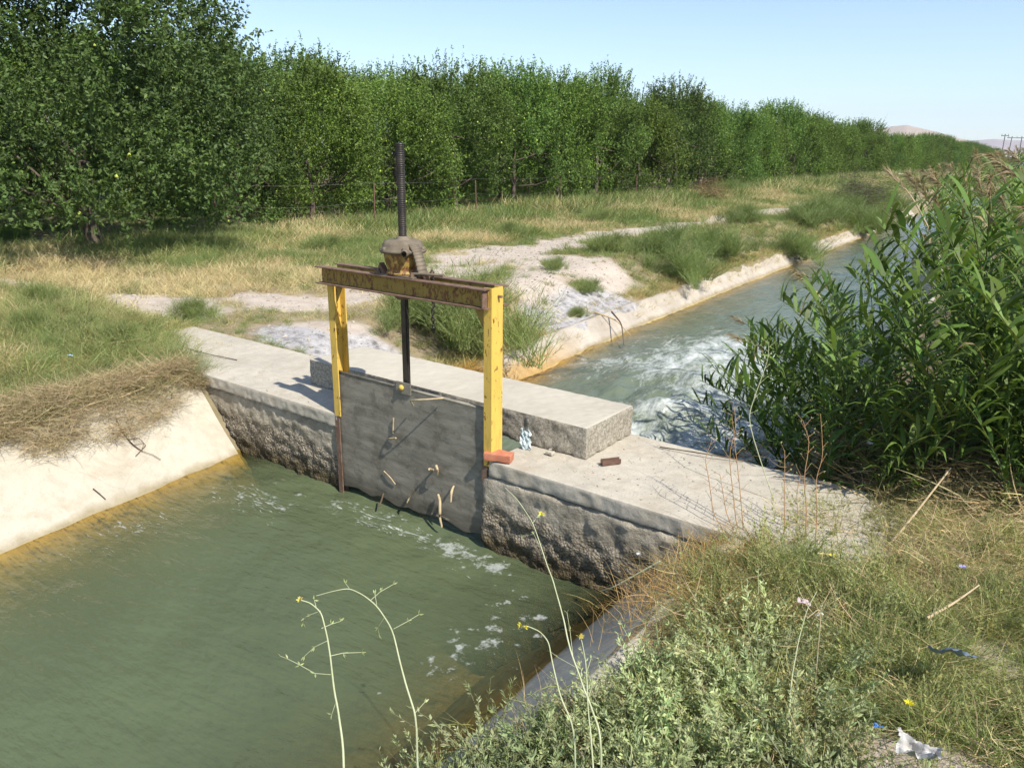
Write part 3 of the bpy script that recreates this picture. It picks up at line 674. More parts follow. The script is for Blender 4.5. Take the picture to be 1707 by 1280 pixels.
def whisp(n,h,w,col):
    """feathery fine shrub tuft (tall hair-like stems with tiny side twigs)"""
    mb=MB(); D=rdir(n,.45,1.); D[:,2]+=.3; O=np.c_[RNG.normal(0,.04,(n,2)),np.zeros(n)]
    L=RNG.uniform(.5,1,n)*h; b=np.c_[RNG.normal(0,.15,(n,2)),np.full(n,-.10)]; blades(mb,O,D,L,np.full(n,w),b,jitcol(col,n,.25),3)
    k=7; t=np.repeat(RNG.uniform(.3,.95,(n,1)),k,1)*0+RNG.uniform(.25,.98,(n,k)); Du=unit(D)
    P=O[:,None]+Du[:,None]*(L[:,None]*t)[...,None]+b[:,None]*(L[:,None]*t*t)[...,None]; P=P.reshape(-1,3)
    dd=unit(np.repeat(Du,k,0)+RNG.normal(0,.55,(n*k,3))); m=n*k
    blades(mb,P,dd,RNG.uniform(.08,.2,m)*h,np.full(m,w*.75),RNG.normal(0,.1,(m,3)),jitcol(col,m,.3),2); return Tpl(mb)
GRN=(.22,.245,.085); GRN2=(.12,.19,.055); GREY=(.34,.39,.185); STRAW=(.50,.41,.215); TAN=(.36,.285,.165); BLU=(.225,.27,.09)
T_green=[tuft(26,.20,.006,.05,GRN) for _ in range(4)]
T_green2=[tuft(26,.22,.006,.05,GRN2) for _ in range(3)]
T_straw=[tuft(26,.20,.004,.05,STRAW,.7) for _ in range(4)]
T_tan=[tangle(34,.24,.0035,TAN,.10) for _ in range(4)]
T_sprig=[sprig(7,.26,.031,.0105,GREY,(.30,.31,.16),32) for _ in range(6)]
T_sprig2=[sprig(5,.24,.022,.008,GRN,(.22,.25,.10),26) for _ in range(5)]
T_whisp=[whisp(70,.5,.0035,BLU) for _ in range(4)]
T_fine=[tuft(70,.17,.0024,.06,GRN,.9,3,.35,.35) for _ in range(5)]
T_finegreen=[tuft(80,.22,.0026,.05,(.150,.215,.065),.6,3,.3,.2) for _ in range(4)]
T_finestraw=[tuft(60,.17,.0022,.07,STRAW,1.2,3,.3,.45) for _ in range(5)]
def pts_in(fn_density,x0,x1,y0,y1,n,ok=None):
    x=RNG.uniform(x0,x1,n); y=RNG.uniform(y0,y1,n); d=fn_density(x,y); k=RNG.uniform(0,1,n)<d; x=x[k];y=y[k]
    return x,y
def place(tpls,x,y,scale,tintbase=None,dz=-.01,mb=None,tilt=.25,zoff=None,tv=.2):
    z=ground(x,y)+dz; 
    if zoff is not None: z=z+zoff
    P=np.stack([x,y,z],1); n=len(x); t=1+RNG.uniform(-tv,tv,(n,1))+RNG.uniform(-.06,.06,(n,3))
    if tintbase is not None: t=t*tintbase
    scatter(mb,tpls,P,scale,t,tilt); return mb
def dL(x,y): return lipL(y)-x
def patch(x,y,s,z): return n2(x,y,s,3,z)
# --- far-left bank verge
def dens_left(x,y):
    d=dL(x,y); m=sst(d,.0,.12)*sst(x+.048*np.maximum(0,y-20),-11.6,-10.9); b=bare(x,y); a=ashm(x,y); b=np.clip(b*1.0,0,1)
    slab=((y>-.05)&(y<1.0)&(x>-3.3)).astype(float)
    slab=slab*(1-((x<-1.65)&(y<.02-(x+1.65)*.36)))
    return m*(1-.97*b)*(1-.93*a)*(1-slab)
vg=MB(); vd=MB(); 
def tr(y): return np.clip(1+y/9,1,14)
bands=[(-5,3,9000,1.),(3,8,6500,1.2),(8,16,6000,1.6),(16,34,8500,2.4),(34,80,11000,4.)]
for (y0,y1,n,sc) in bands:
    x0=float(lipL((y0+y1)/2))-9.6; x,y=pts_in(dens_left,-11.6-.05*max(0,y1-20),float(lipL(y1 if y0>30 else y0))+.3,y0,y1,n)
    g_=patch(x,y,.55,2.)+.25*patch(x,y,2.,5.)
    d=dL(x,y); g_=g_+.30*sst(d,6.0,7.5)+.2*(1-sst(d,.3,2.2))*(y>2)-.3*gauss(x,y,-6.3,3.6,2.2,1.2)-.25*gauss(x,y,-8.,.8,2.,.8)+.2*(y>10)
    g_=g_+RNG.normal(0,.28,len(x)); gr=g_>.02
    s=sc**.7*RNG.uniform(.6,1.25,len(x))*(1.15+.75*sst(x,-7.6,-9.2))
    s=s*(1-.45*sst(y,4,8)*(1-sst(-x,5.6,7.0)))*(1-.5*((x>-4.6)&(x<-1.4)&(y>.9)&(y<3.2)))
    k=gr&(RNG.uniform(size=len(x))<.5); k2=gr&~k
    place(T_green,x[k],y[k],s[k],np.array([1.25,1.12,1.1]),mb=vg); place(T_finegreen if y0<8 else T_green2,x[k2],y[k2],s[k2]*1.05,np.array([1.25,1.15,1.2]),mb=vg)
    k=~gr; place(T_straw,x[k],y[k],s[k]*1.0,np.array([1.05,1.05,1.05]),mb=vd)
tag(vg.obj('green_grass',MP),label='green grass on the verge between channel and orchard',kind='stuff')
tag(vd.obj('dry_grass',MDRY),label='straw coloured dry grass along the dirt track',kind='stuff')
# orchard floor grass behind the verge
og=MB(); x=RNG.uniform(-26,-9.6,5200); y=RNG.uniform(-4,36,5200); place(T_green2,x,y,RNG.uniform(1.,1.9,len(x)),np.array([1.1,1.15,1.]),mb=og)
tag(og.obj('orchard_grass',MP),label='low green grass under the orchard trees',kind='stuff')
# weeds on the left upstream bank: green mound, straw mat draped on the lining
lw=MB(); x,y=pts_in(lambda x,y:((dL(x,y)>-.02)&((y<-.02)|((x<-1.5)&(y<.05-(x+1.5)*.36)))).astype(float),-6.5,-1.0,-4.5,.9,7500)
g_=patch(x,y,.9,21.); hgt=.9+.5*sst(dL(x,y),.1,.8)
near=dL(x,y)<.42
g_=g_+RNG.normal(0,.3,len(x)); k=(g_>-.02)&~near; j=RNG.uniform(size=len(x)); a_=k&(j<.36); place(T_fine,x[a_],y[a_],RNG.uniform(.5,1.1,a_.sum())*hgt[a_],np.array([1.2,1.12,1.15]),mb=lw,tv=.35); a_=k&(j>=.5)&(j<.75); place(T_sprig2,x[a_],y[a_],RNG.uniform(.5,.9,a_.sum())*hgt[a_],np.array([1.2,1.1,1.2]),mb=lw,tv=.3); a_=k&(j>=.75)&(j<.93)|(k&(j>=.36)&(j<.5)); place(T_finestraw,x[a_],y[a_],RNG.uniform(.6,1.2,a_.sum())*hgt[a_],np.array([.95,.95,.85]),mb=lw,tv=.3,tilt=.5); a_=k&(j>.9); place(T_whisp,x[a_],y[a_],RNG.uniform(.3,.6,a_.sum()),np.array([1.1,1.1,1.1]),mb=lw)
k=(g_>.15)&near|((np.abs(x+2.0)<.55)&(y>-.75)&near); place(T_finegreen,x[k],y[k],RNG.uniform(.6,1.1,k.sum()),mb=lw)
tag(lw.obj('bank_weeds',MP),label='green weeds mounded on the bank left of the slab',kind='stuff')
ls=MB(); 
yy_=RNG.uniform(-4.5,-.02,2000); ov=RNG.uniform(-.26,.16,2000)*(1+.35*vn(np.c_[yy_*1.3,yy_*0,yy_*0])); ov=np.where(ov>0,ov*(.35+1.3*np.clip(vn(np.c_[yy_*1.6,yy_*0+3,yy_*0])+.35,0,1)),ov)
xx_=lipL(yy_)+ov; zz_=zlL(yy_)-np.clip(ov,0,1)+.02
P=np.stack([xx_,yy_,zz_+np.where(ov<0,.03,0.)],1); n=len(P)
scatter(ls,T_tan,P,RNG.uniform(.35,.95,n),(1+RNG.uniform(-.3,.25,(n,1)))*np.ones((1,3))*np.array([1.1,1.1,1.05]),.5)
x,y=pts_in(lambda x,y:((dL(x,y)>.0)&((y<-.02)|(x<-1.9))).astype(float),-5.5,-1.0,-4.5,.9,2600); k=patch(x,y,.9,21.)+RNG.normal(0,.4,len(x))<.5
place(T_finestraw,x[k],y[k],RNG.uniform(.7,1.2,k.sum()),np.array([1.,1.,.95]),mb=ls)
tag(ls.obj('dead_weed_mat',MDRY),label='brown dead weed mat draped over the pale lining',kind='stuff')
# far channel lip: dry and orange hanging grass
lf=MB(); y=RNG.uniform(1.2,26,1500)**1.0; x=lipL(y)+RNG.uniform(-.35,.10,len(y)); k=(ashm(x,y)<.5)|(RNG.uniform(size=len(x))<.2); x,y=x[k],y[k]
place(T_straw,x,y,RNG.uniform(.6,1.1,len(x)),np.array([.95,.95,.8]),mb=lf,tilt=.6)
y=RNG.uniform(1.7,2.9,120); x=lipL(y)+RNG.uniform(.0,.14,len(y)); P=np.stack([x,y,zlL(y)-np.clip(x-lipL(y),0,1)+.02],1)
scatter(lf,T_straw,P,RNG.uniform(.5,.9,len(x)),np.ones((len(x),3))*np.array([1.,.72,.35]),.9)
tag(lf.obj('lip_grass',MDRY),label='dry yellow grass hanging over the edge of the far channel',kind='stuff')
# --- near right bank ground cover
def okR(x,y):
    d=x-lipR(y); e=.10*vn(np.c_[y*2.2,y*0,y*0]); m=(d>.05-.5*sst(-y,1.45,1.9)+e).astype(float)
    slab=(y>-.14+.13*vn(np.c_[x*3,x*0,x*0]))&(y<.98)&(x<2.9+.5*(.47-y)+.12*vn(np.c_[x*0,y*5,x*0]))
    return m*(~slab)
def okbare(x,y): return 1-.9*bare(x,y)
STR=lambda x,y: np.clip(gauss(x,y,4.25,.45,.75,.62)*1.5,0,1)       # straw area beside the reeds
fc=MB(); 
x,y=pts_in(lambda x,y:okR(x,y)*okbare(x,y)*(1-.85*STR(x,y)),1.9,6.6,-3.6,1.6,15000)
zone=sst(-1.03+.22*vn(np.c_[x*1.3,y*1.3,x*0])-y-.25*(x-3),-.25,.25) # 1: leafy grey zone close to camera
r=RNG.uniform(size=len(x)); dist=np.hypot(x-CAM[0],y-CAM[1]); keep=dist>.9; x,y,zone,r=x[keep],y[keep],zone[keep],r[keep]
k=(r<zone*.62); pz=.82+.36*sst(patch(x[k],y[k],1.8,51.),-.5,.6)[:,None]; place(T_sprig,x[k],y[k],RNG.uniform(.4,1.05,k.sum()),pz*np.array([1.,.98,.98]),mb=fc,tilt=.7,tv=.28)
tag(fc.obj('ground_cover',MP),label='grey green small-leaved weeds carpeting the bank in the foreground',kind='stuff')
fg=MB(); k=(r>1-(1-zone)*.40)&(patch(x,y,1.4,31.)>-.25); place(T_finegreen,x[k],y[k],RNG.uniform(.4,1.0,k.sum()),np.array([1.45,1.22,1.35]),mb=fg,tilt=.5,tv=.3)
k=(r>.62)&(r<.62+.26*(1-zone)); place(T_sprig2,x[k],y[k],RNG.uniform(.6,1.,k.sum()),np.array([1.3,1.2,1.2]),mb=fg,tilt=.6)
k=(r>.5)&(r<.56); place(T_fine,x[k],y[k],RNG.uniform(.8,1.3,k.sum()),np.array([1.4,1.25,1.1]),mb=fg,tilt=.6)
tag(fg.obj('bank_grass',MP),label='fine green grass and weeds on the near bank beside the slab',kind='stuff')
fs=MB(); kz=(r>.60)&(r<.72)&(zone>.4); place(T_finestraw,x[kz],y[kz],RNG.uniform(.7,1.1,kz.sum()),np.array([1.1,1.1,1.05]),mb=fs,tilt=.5)
x2,y2=pts_in(lambda x,y:okR(x,y)*(1-.5*bare(x,y))*np.clip(STR(x,y)+.35+.5*(patch(x,y,1.1,41.)>.2),0,1),2.2,6.6,-3.2,1.6,2600)
d_=np.hypot(x2-CAM[0],y2-CAM[1])>.9; x2,y2=x2[d_],y2[d_]
z2=sst(-1.03-y2-.25*(x2-3),-.25,.25); k=RNG.uniform(size=len(x2))<(1-.8*z2); x2,y2=x2[k],y2[k]
k=RNG.uniform(size=len(x2))<.6; place(T_finestraw,x2[k],y2[k],RNG.uniform(.6,1.1,k.sum()),np.array([1.05,1.05,1.]),mb=fs,tilt=.5); place(T_tan,x2[~k],y2[~k],RNG.uniform(.5,1.,(~k).sum()),np.array([1.3,1.3,1.2]),mb=fs,tilt=.5,dz=-.02)
n=900; x3=RNG.uniform(3.5,5.3,n); y3=RNG.uniform(-.2,1.15,n); place(T_finestraw,x3,y3,RNG.uniform(.5,.9,n),np.array([1.1,1.1,1.05]),mb=fs,tilt=1.5,dz=-.03)
n=70; x4=RNG.normal(3.0,.17,n); y4=RNG.normal(-.5,.25,n); place(T_finestraw,x4,y4,RNG.uniform(.8,1.4,n),np.array([.85,.68,.52]),mb=fs,tilt=.4)
tag(fs.obj('straw',MDRY),label='pale straw and dead stems on the near bank',kind='stuff')
# gravel and clods on the bare soil
gv=MB(); ico=np.array([(0,0,1),(.9,0,.3),(.28,.85,.3),(-.73,.53,.3),(-.73,-.53,.3),(.28,-.85,.3),(.73,.53,-.5),(-.28,.85,-.5),(-.9,0,-.5),(-.28,-.85,-.5),(.73,-.53,-.5),(0,0,-.9)],float)
icf=np.array([(0,1,2),(0,2,3),(0,3,4),(0,4,5),(0,5,1),(1,6,2),(2,7,3),(3,8,4),(4,9,5),(5,10,1),(6,7,2),(7,8,3),(8,9,4),(9,10,5),(10,6,1),(6,11,7),(7,11,8),(8,11,9),(9,11,10),(10,11,6)])
GT=[]
for k in range(6):
    m=MB(); m.add(ico*RNG.uniform(.5,1.2,(12,1))*np.array([1,.8,.55]),icf,(1,1,1)); GT.append(Tpl(m))
def gravel(x,y,s_):
    n=len(x); P=np.stack([x,y,ground(x,y)+.002],1); c=np.array([.42,.37,.30])*RNG.uniform(.55,1.3,(n,1)); scatter(gv,GT,P,s_,c,0.)
x,y=pts_in(lambda x,y:(.15+.85*np.maximum(bare(x,y),ashm(x,y)))*(dL(x,y)>.02)*((y>1.0)|(x<-3.5)),-8,-1.0,.3,13,9000); gravel(x,y,np.abs(RNG.normal(0,.014,len(x)))+.004)
x,y=pts_in(lambda x,y:np.clip(bare(x,y)+.25,0,1)*(x>lipR(y)+.1)*((y<-.1)|(x>3.9)),2.8,6,-2.6,1.2,1800); gravel(x,y,np.abs(RNG.normal(0,.007,len(x)))+.003)
tag(gv.obj('gravel',MDRY),label='loose gravel and clods on the bare soil',kind='stuff')
sg_=MB(); x=RNG.uniform(-3.2,3.3,420); y=RNG.uniform(.02,.34,420); x2_=RNG.uniform(1.9,3.4,260); y2_=RNG.uniform(.05,.92,260); x=np.concatenate([x,x2_]); y=np.concatenate([y,y2_]); k=((x<-.03)|(x>1.45)); x,y=x[k],y[k]
scatter(sg_,GT,np.stack([x,y,np.full(len(x),.001)],1),np.abs(RNG.normal(0,.0035,len(x)))+.0015,np.array([.36,.31,.24])*RNG.uniform(.5,1.3,(len(x),1)),0.)
tag(sg_.obj('grit',MDRY),label='fine grit scattered on the concrete slabs',kind='stuff')
# ------------------------------------------------------------ wispy shrubs
def shrub(n,h,wd,col,k=70):
    mb=MB(); T=[whisp(k,.55*h,.0045,col) for _ in range(2)]; m=n
    P=np.c_[RNG.normal(0,wd*.32,(m,2)),np.zeros(m)]; r=np.hypot(P[:,0],P[:,1]); P[:,2]=RNG.uniform(0,.45,m)*h*np.clip(1-r/wd,0.1,1)
    scatter(mb,T,P,RNG.uniform(.75,1.15,m),1+RNG.uniform(-.25,.2,(m,1))*np.ones((1,3)),.4); return mb
SH=[shrub(22,1.0,.75,BLU).mesh('shrub_foliage',MP),shrub(18,.75,.8,(.22,.265,.09)).mesh('shrub_foliage',MP),shrub(26,1.0,1.1,(.19,.245,.08)).mesh('shrub_foliage',MP)]
SHR=[(-1.42,3.05,0,1.5,'largest wispy blue green shrub right behind the concrete beam and yellow frame'),
(-2.0,2.75,1,.9,'lower wispy shrub left of the big one behind the yellow frame'),
(-2.95,7.1,1,.50,'small round green tuft alone on the pale bare soil'),
(-2.05,6.75,1,.5,'low green tuft at the edge of the grey ash patch'),
(-1.95,9.6,2,1.05,'bushy feathery shrub leaning over the channel edge'),
(-2.6,10.6,2,1.1,'feathery shrub standing just behind the channel-edge shrub'),
(-3.4,9.6,1,.9,'low spreading green shrub at the end of the pale bare soil'),
(-2.5,12.6,2,1.05,'tall feathery shrub between track and channel, past the bare soil'),
(-1.9,15.8,2,1.2,'rounded feathery shrub above the pale far channel edge'),
(-3.8,17.5,2,1.0,'green shrub beside the white bare strip of the track'),
(-3.0,20.5,2,1.3,'dense shrub beyond the white bare strip of the track'),
(-2.9,25,2,1.5,'distant shrub over the far end of the visible channel edge'),
(-10.0,32.5,2,1.35,'upright shrub at the foot of the orchard, by the brown bush'),
(-3.78,1.2,0,.48,'slim blue green shrub standing where the slab meets the track'),
(-6.6,10.8,1,.75,'low green weed clump along the orchard verge, right of the gearbox'),
(-6.9,15,1,.9,'second low weed clump on the orchard verge'),
(-2.75,-.1,0,.42,'feathery weed on the left bank above the dead weed mat'),
(-3.6,-.5,0,.45,'feathery weed near the left edge of the picture'),
(-4.8,.1,0,.5,'blue green weed behind the left bank weeds'),
(-7.4,6.1,1,.8,'green weed clump in front of the first fence post'),
(-1.62,5.7,0,.28,'tiny dark weed among ash beside the channel edge')]
for (x,y,k,s,l) in SHR:
    o=bpy.data.objects.new('shrub',SH[k]); COL.objects.link(o); o.location=(x,y,float(gz(x,y)[0])-.02); o.rotation_euler=(0,0,x*7+y); o.scale=(s,s,s); tag(o,l,'shrub','wispy shrubs and weed clumps on the far bank')
def brush(loc,L,n,col,label,h=.5,w=.006):
    mb=MB(); T=[tangle(60,L,w,col,h) for _ in range(3)]; P=np.c_[RNG.normal(0,L*.4,(n,2)),RNG.uniform(0,h,n)]; scatter(mb,T,P,RNG.uniform(.6,1.,n),np.ones((n,3)),.4)
    o=mb.obj('brush_pile',MDRY); o.location=(loc[0],loc[1],float(gz(loc[0],loc[1])[0])); return tag(o,label,'brush')
brush((-8.6,26.),.8,12,(.20,.12,.07),'reddish brown dead bush at the foot of the orchard',.6,.012)
brush((-3.3,27.5),1.0,16,(.10,.08,.065),'dark heap of dead brush where the far channel disappears',.9,.012)
for (x,y,k,s_,l) in [(-2.35,24.2,2,1.35,'bushy shrub overhanging the channel edge where it meets the reeds'),(-2.5,27.0,1,1.7,'loose tall shrub overhanging the channel edge further on'),(-3.2,23.0,2,1.3,'shrub over the last visible stretch of the channel edge'),(-3.3,31,2,1.6,'shrub beside the channel behind the reed tips'),(-4.0,29.5,2,1.5,'shrub behind the dark brush heap')]:
    o=bpy.data.objects.new('shrub',SH[k]); COL.objects.link(o); o.location=(x,y,float(gz(x,y)[0])-.02); o.rotation_euler=(0,0,x*7+y); o.scale=(s_,s_,s_); tag(o,l,'shrub','wispy shrubs and weed clumps on the far bank')
rubble('rock',M_SLAB,(-2.75,25.3,-.4),(.4,.3,.22),3,'pale concrete lump beside the dark brush heap','rock',.5,.03)
# twigs near ash on the channel edge
for k,(a,b,l) in enumerate([((1020,520),(1040,575),'dark dead branch slanting down the far lining near the ash'),((990,520),(1052,560),'thin bleached branch on the far lining by the rapids')]):
    p0=uz(a[0],a[1],-.40); p1=uz(b[0],b[1],-.66); m_=(p0+p1)/2+np.array([.05,.02,.06]); pathobj('branch',M_DKSTICK if k==0 else M_STICK,[p0,m_,p1],[.014,.009,.005],l,'branch')
# ------------------------------------------------------------ trees
def tree(seed,H,R,nl=1.0,leaf=.085,zlow=.45,col=(.062,.108,.028)):
    global RNG; RNG=np.random.default_rng(seed)
    mb=MB(); tr_=MB()
    nc_=int((58 if R<2.5 else 80)*R*H/10); h=RNG.uniform(0,1,nc_)**.9; z=zlow+.1+h*(H*.84-zlow-.1)
    prof=np.interp(z/H,[0,.12,.3,.55,.8,1.],[1.0,1.05,1.,.93,.68,.25] if R<2.5 else [.95,1.,1.,.90,.56,.25])*R
    a=RNG.uniform(0,2*PI,nc_); rr=prof*np.sqrt(RNG.uniform(.22,1.,nc_)); C=np.c_[rr*np.cos(a),rr*np.sin(a),z]
    if R>2.5:
        k=26; a2=RNG.uniform(0,2*PI,k); r2=R*RNG.uniform(.55,.95,k); C=np.concatenate([C,np.c_[r2*np.cos(a2),r2*np.sin(a2),RNG.uniform(1.0,1.9,k)]])
        k=10; a2=RNG.uniform(-.9,.9,k); r2=R*RNG.uniform(.6,.95,k); C=np.concatenate([C,np.c_[r2*np.cos(a2),r2*np.sin(a2),RNG.uniform(1.0,2.8,k)]])
    shoots=[];dirs=[];lens=[];tone=[]
    for c in C:
        k=RNG.integers(28,40); o=c+np.clip(RNG.normal(0,.21,(k,3)),-.42,.42)*np.array([1,1,1.25]); out=np.array([c[0],c[1],0])/(np.hypot(c[0],c[1])+.1)
        d=unit(out*.6+np.array([0,0,.75])+RNG.normal(0,.42,(k,3))); shoots.append(o);dirs.append(d);lens.append(RNG.uniform(.3,.62,k)); tone.append(np.full(k,RNG.uniform(.72,1.3)))
    k=int(30*R); a=RNG.uniform(0,2*PI,k); r=R*.62*np.sqrt(RNG.uniform(0,1,k)); zz=H*(.80-.12*(r/R)**2)*RNG.uniform(.93,1.03,k)
    shoots.append(np.c_[r*np.cos(a),r*np.sin(a),zz]); dirs.append(unit(np.c_[np.cos(a)*.12,np.sin(a)*.12,np.ones(k)]+RNG.normal(0,.07,(k,3)))); lens.append(RNG.uniform(.5,1.15,k)*H/5.2); tone.append(np.full(k,1.05))
    O=np.concatenate(shoots);D=np.concatenate(dirs);L=np.concatenate(lens);tn=np.concatenate(tone)
    per=np.maximum(6,(L*np.where(L>.63,62,38)*nl).astype(int)); idx=np.repeat(np.arange(len(O)),per); n=len(idx); t=RNG.uniform(0,1,n)
    bend=RNG.normal(0,.12,(len(O),3)); B=O[idx]+D[idx]*(L[idx]*t)[:,None]+bend[idx]*(L[idx]*t*t)[:,None]
    Dl=unit(D[idx]*.65+unit(RNG.normal(size=(n,3)))*.85+np.array([0,0,.05])); sz=RNG.uniform(.7,1.2,n)*(1-.3*t)
    c=jitcol(col,n,.22,.08)*tn[idx][:,None]; young=(t>.85)[:,None]; c=np.where(young,c*np.array([1.35,1.3,1.1]),c)
    leafset(mb,B,Dl,leaf*sz/nl**.5,leaf*.5*sz/nl**.5,c,fold=.12,droop=.12)
    # trunk and limbs
    tz=np.linspace(0,H*(.5 if R<2.5 else .3),7); tp=np.c_[np.cumsum(RNG.normal(0,.035,7)),np.cumsum(RNG.normal(0,.035,7)),tz]; tube(tr_,tp,np.linspace(.095,.045,7)*R/1.9,8)
    for i_ in RNG.choice(np.where(C[:,2]<H*.5)[0],8,replace=False):
        s_=tp[RNG.integers(2,7)]; e=C[i_]; m_=(s_+e)/2+np.array([0,0,-.12]); tube(tr_,[s_,m_,e],[.035,.022,.008],5)
    for i_ in RNG.choice(len(O),60,replace=False): 
        pass
    # apples
    ap=MB(); ic=np.array([(0,0,1),(.9,0,.3),(.28,.85,.3),(-.73,.53,.3),(-.73,-.53,.3),(.28,-.85,.3),(.73,.53,-.5),(-.28,.85,-.5),(-.9,0,-.5),(-.28,-.85,-.5),(.73,-.53,-.5),(0,0,-.9)],float)
    fc_=[(0,1,2),(0,2,3),(0,3,4),(0,4,5),(0,5,1),(1,6,2),(2,7,3),(3,8,4),(4,9,5),(5,10,1),(6,7,2),(7,8,3),(8,9,4),(9,10,5),(10,6,1),(6,11,7),(7,11,8),(8,11,9),(9,11,10),(10,11,6)]
    for i_ in RNG.choice(len(C),34,replace=False):
        c0=C[i_]; o_=np.array([c0[0],c0[1],0]); o_=o_/(np.linalg.norm(o_)+.1); p=c0*1.0+o_*RNG.uniform(.15,.4)+RNG.normal(0,.12,3)
        ap.add(ic*.03+p,fc_)
    return mb,tr_,ap
M_APPLE=mat_simple('green_apple',(.42,.50,.07),(.56,.60,.13),12,.35,0,.0,.5)
TV=[]
for k,(sd,H,R,nl,zl_,c_) in enumerate([(1,4.9,1.85,1.0,.15,(.116,.184,.036)),(2,5.2,1.95,1.0,.15,(.102,.165,.036)),(3,4.6,1.9,1.0,.15,(.124,.190,.038)),(4,5.0,1.75,1.0,.1,(.110,.172,.037)),(5,6.7,3.1,1.0,.85,(.080,.122,.034)),(6,5.4,1.8,1.0,.2,(.090,.145,.038))]):
    m1,m2_,m3=tree(sd,H,R,nl,.10,zl_,c_); TV.append((m1.mesh('crown',MT),m2_.mesh('trunk',MBARK,True),m3.mesh('apples',M_APPLE)))
RNG=np.random.default_rng(77)
def put_tree(v,x,y,s,rz,label,group,apples=True):
    e=empty('apple_tree',(x,y,float(gz(x,y)[0])-.03),rz,label=label,cat='apple tree',group=group); e.scale=(s,s,s*random.uniform(.96,1.05))
    for nm,me in zip(('crown','trunk','apples'),TV[v]):
        if nm=='apples' and not apples: continue
        o=bpy.data.objects.new(nm,me); COL.objects.link(o); o.parent=e
        if nm=='apples': o['kind']='stuff'
ORD=['first','second','third','fourth','fifth','sixth','seventh','eighth','ninth','tenth']
put_tree(4,-10.45,3.2,1.0,.4,'biggest darkest apple tree filling the upper left, its low boughs shading the ground','row of apple trees along the fence')
put_tree(4,-11.2,-2.1,.98,2.6,'large apple tree cut off by the left edge of the picture','row of apple trees along the fence')
yv=[7.3,9.6,12.3,15.1,17.9,20.9,24.0,27.1,30.3,33.6]
for k,y in enumerate(yv):
    put_tree([5,0,2,1,3,0,1,2,5,3][k],-11.75+[-.1,-.1,.2,-.1,.1,0,-.1,.1,.2,0][k]-.02*y,y,[.78,.88,.86,.91,.93,.95,.97,.93,.98,.95][k],k*1.3,ORD[k]+' apple tree of the front row counting right from the biggest dark tree','row of apple trees along the fence')
y=36.8; k=0
while y<260:
    put_tree(random.choice([0,1,2,3,5]),-12.1-.055*(y-30)*.9+random.uniform(-.25,.25),y,random.uniform(.88,1.04),random.uniform(0,6),'apple tree in the far front row where the crowns merge into a hedge','far apple trees of the front row',y<70)
    y+=3.1+random.uniform(-.2,.3)
for rx,y0,y1 in((-16.0,-3.5,70),(-20.3,-2,46),(-26,0,40)):
    y=y0
    while y<y1:
        put_tree(random.choice([0,1,2,3,5]),rx+random.uniform(-.3,.3)-.05*max(0,y-30),y,random.uniform(.92,1.08),random.uniform(0,6),'apple tree of the inner rows half hidden behind the front row','inner rows of apple trees',False); y+=3.2+random.uniform(-.2,.3)
# ------------------------------------------------------------ fence along the orchard
FE=empty('wire_fence',(-10.6,6,0),label='sagging wire fence on thin rusty posts in front of the orchard',cat='fence')
FP=[(-10.75,6.0),(-9.9,9.64),(-10.35,14.0),(-10.7,18.9),(-10.6,24.),(-10.7,30.4),(-11.6,38),(-12.2,46),(-12.6,54)]
for (x,y) in FP:
    mb=MB(); z0=float(gz(x,y)[0]); lean=random.uniform(-.05,.05); tube(mb,[(x,y,z0-.05),(x+lean*.5,y,z0+.6),(x+lean,y,z0+1.1)],.02 if y<40 else .03,7); o=mb.obj('fence_post',M_POST,FE,True); o.location=(10.6,-6,0)
for zz in(.35,.7,1.1):
    mb=MB(); pts=[]
    FPX=[(-10.9,-3.)]+FP
    for (a,b),(c,d) in zip(FPX[:-1],FPX[1:]):
        for t in np.linspace(0,1,7)[:-1]: pts.append((a+(c-a)*t,b+(d-b)*t,zz-.12*4*t*(1-t)*(1 if zz<1 else .4)+.0))
    tube(mb,pts,.0022,4,cap=False); o=mb.obj('wire',M_WIRE,FE); o.location=(10.6,-6,0)
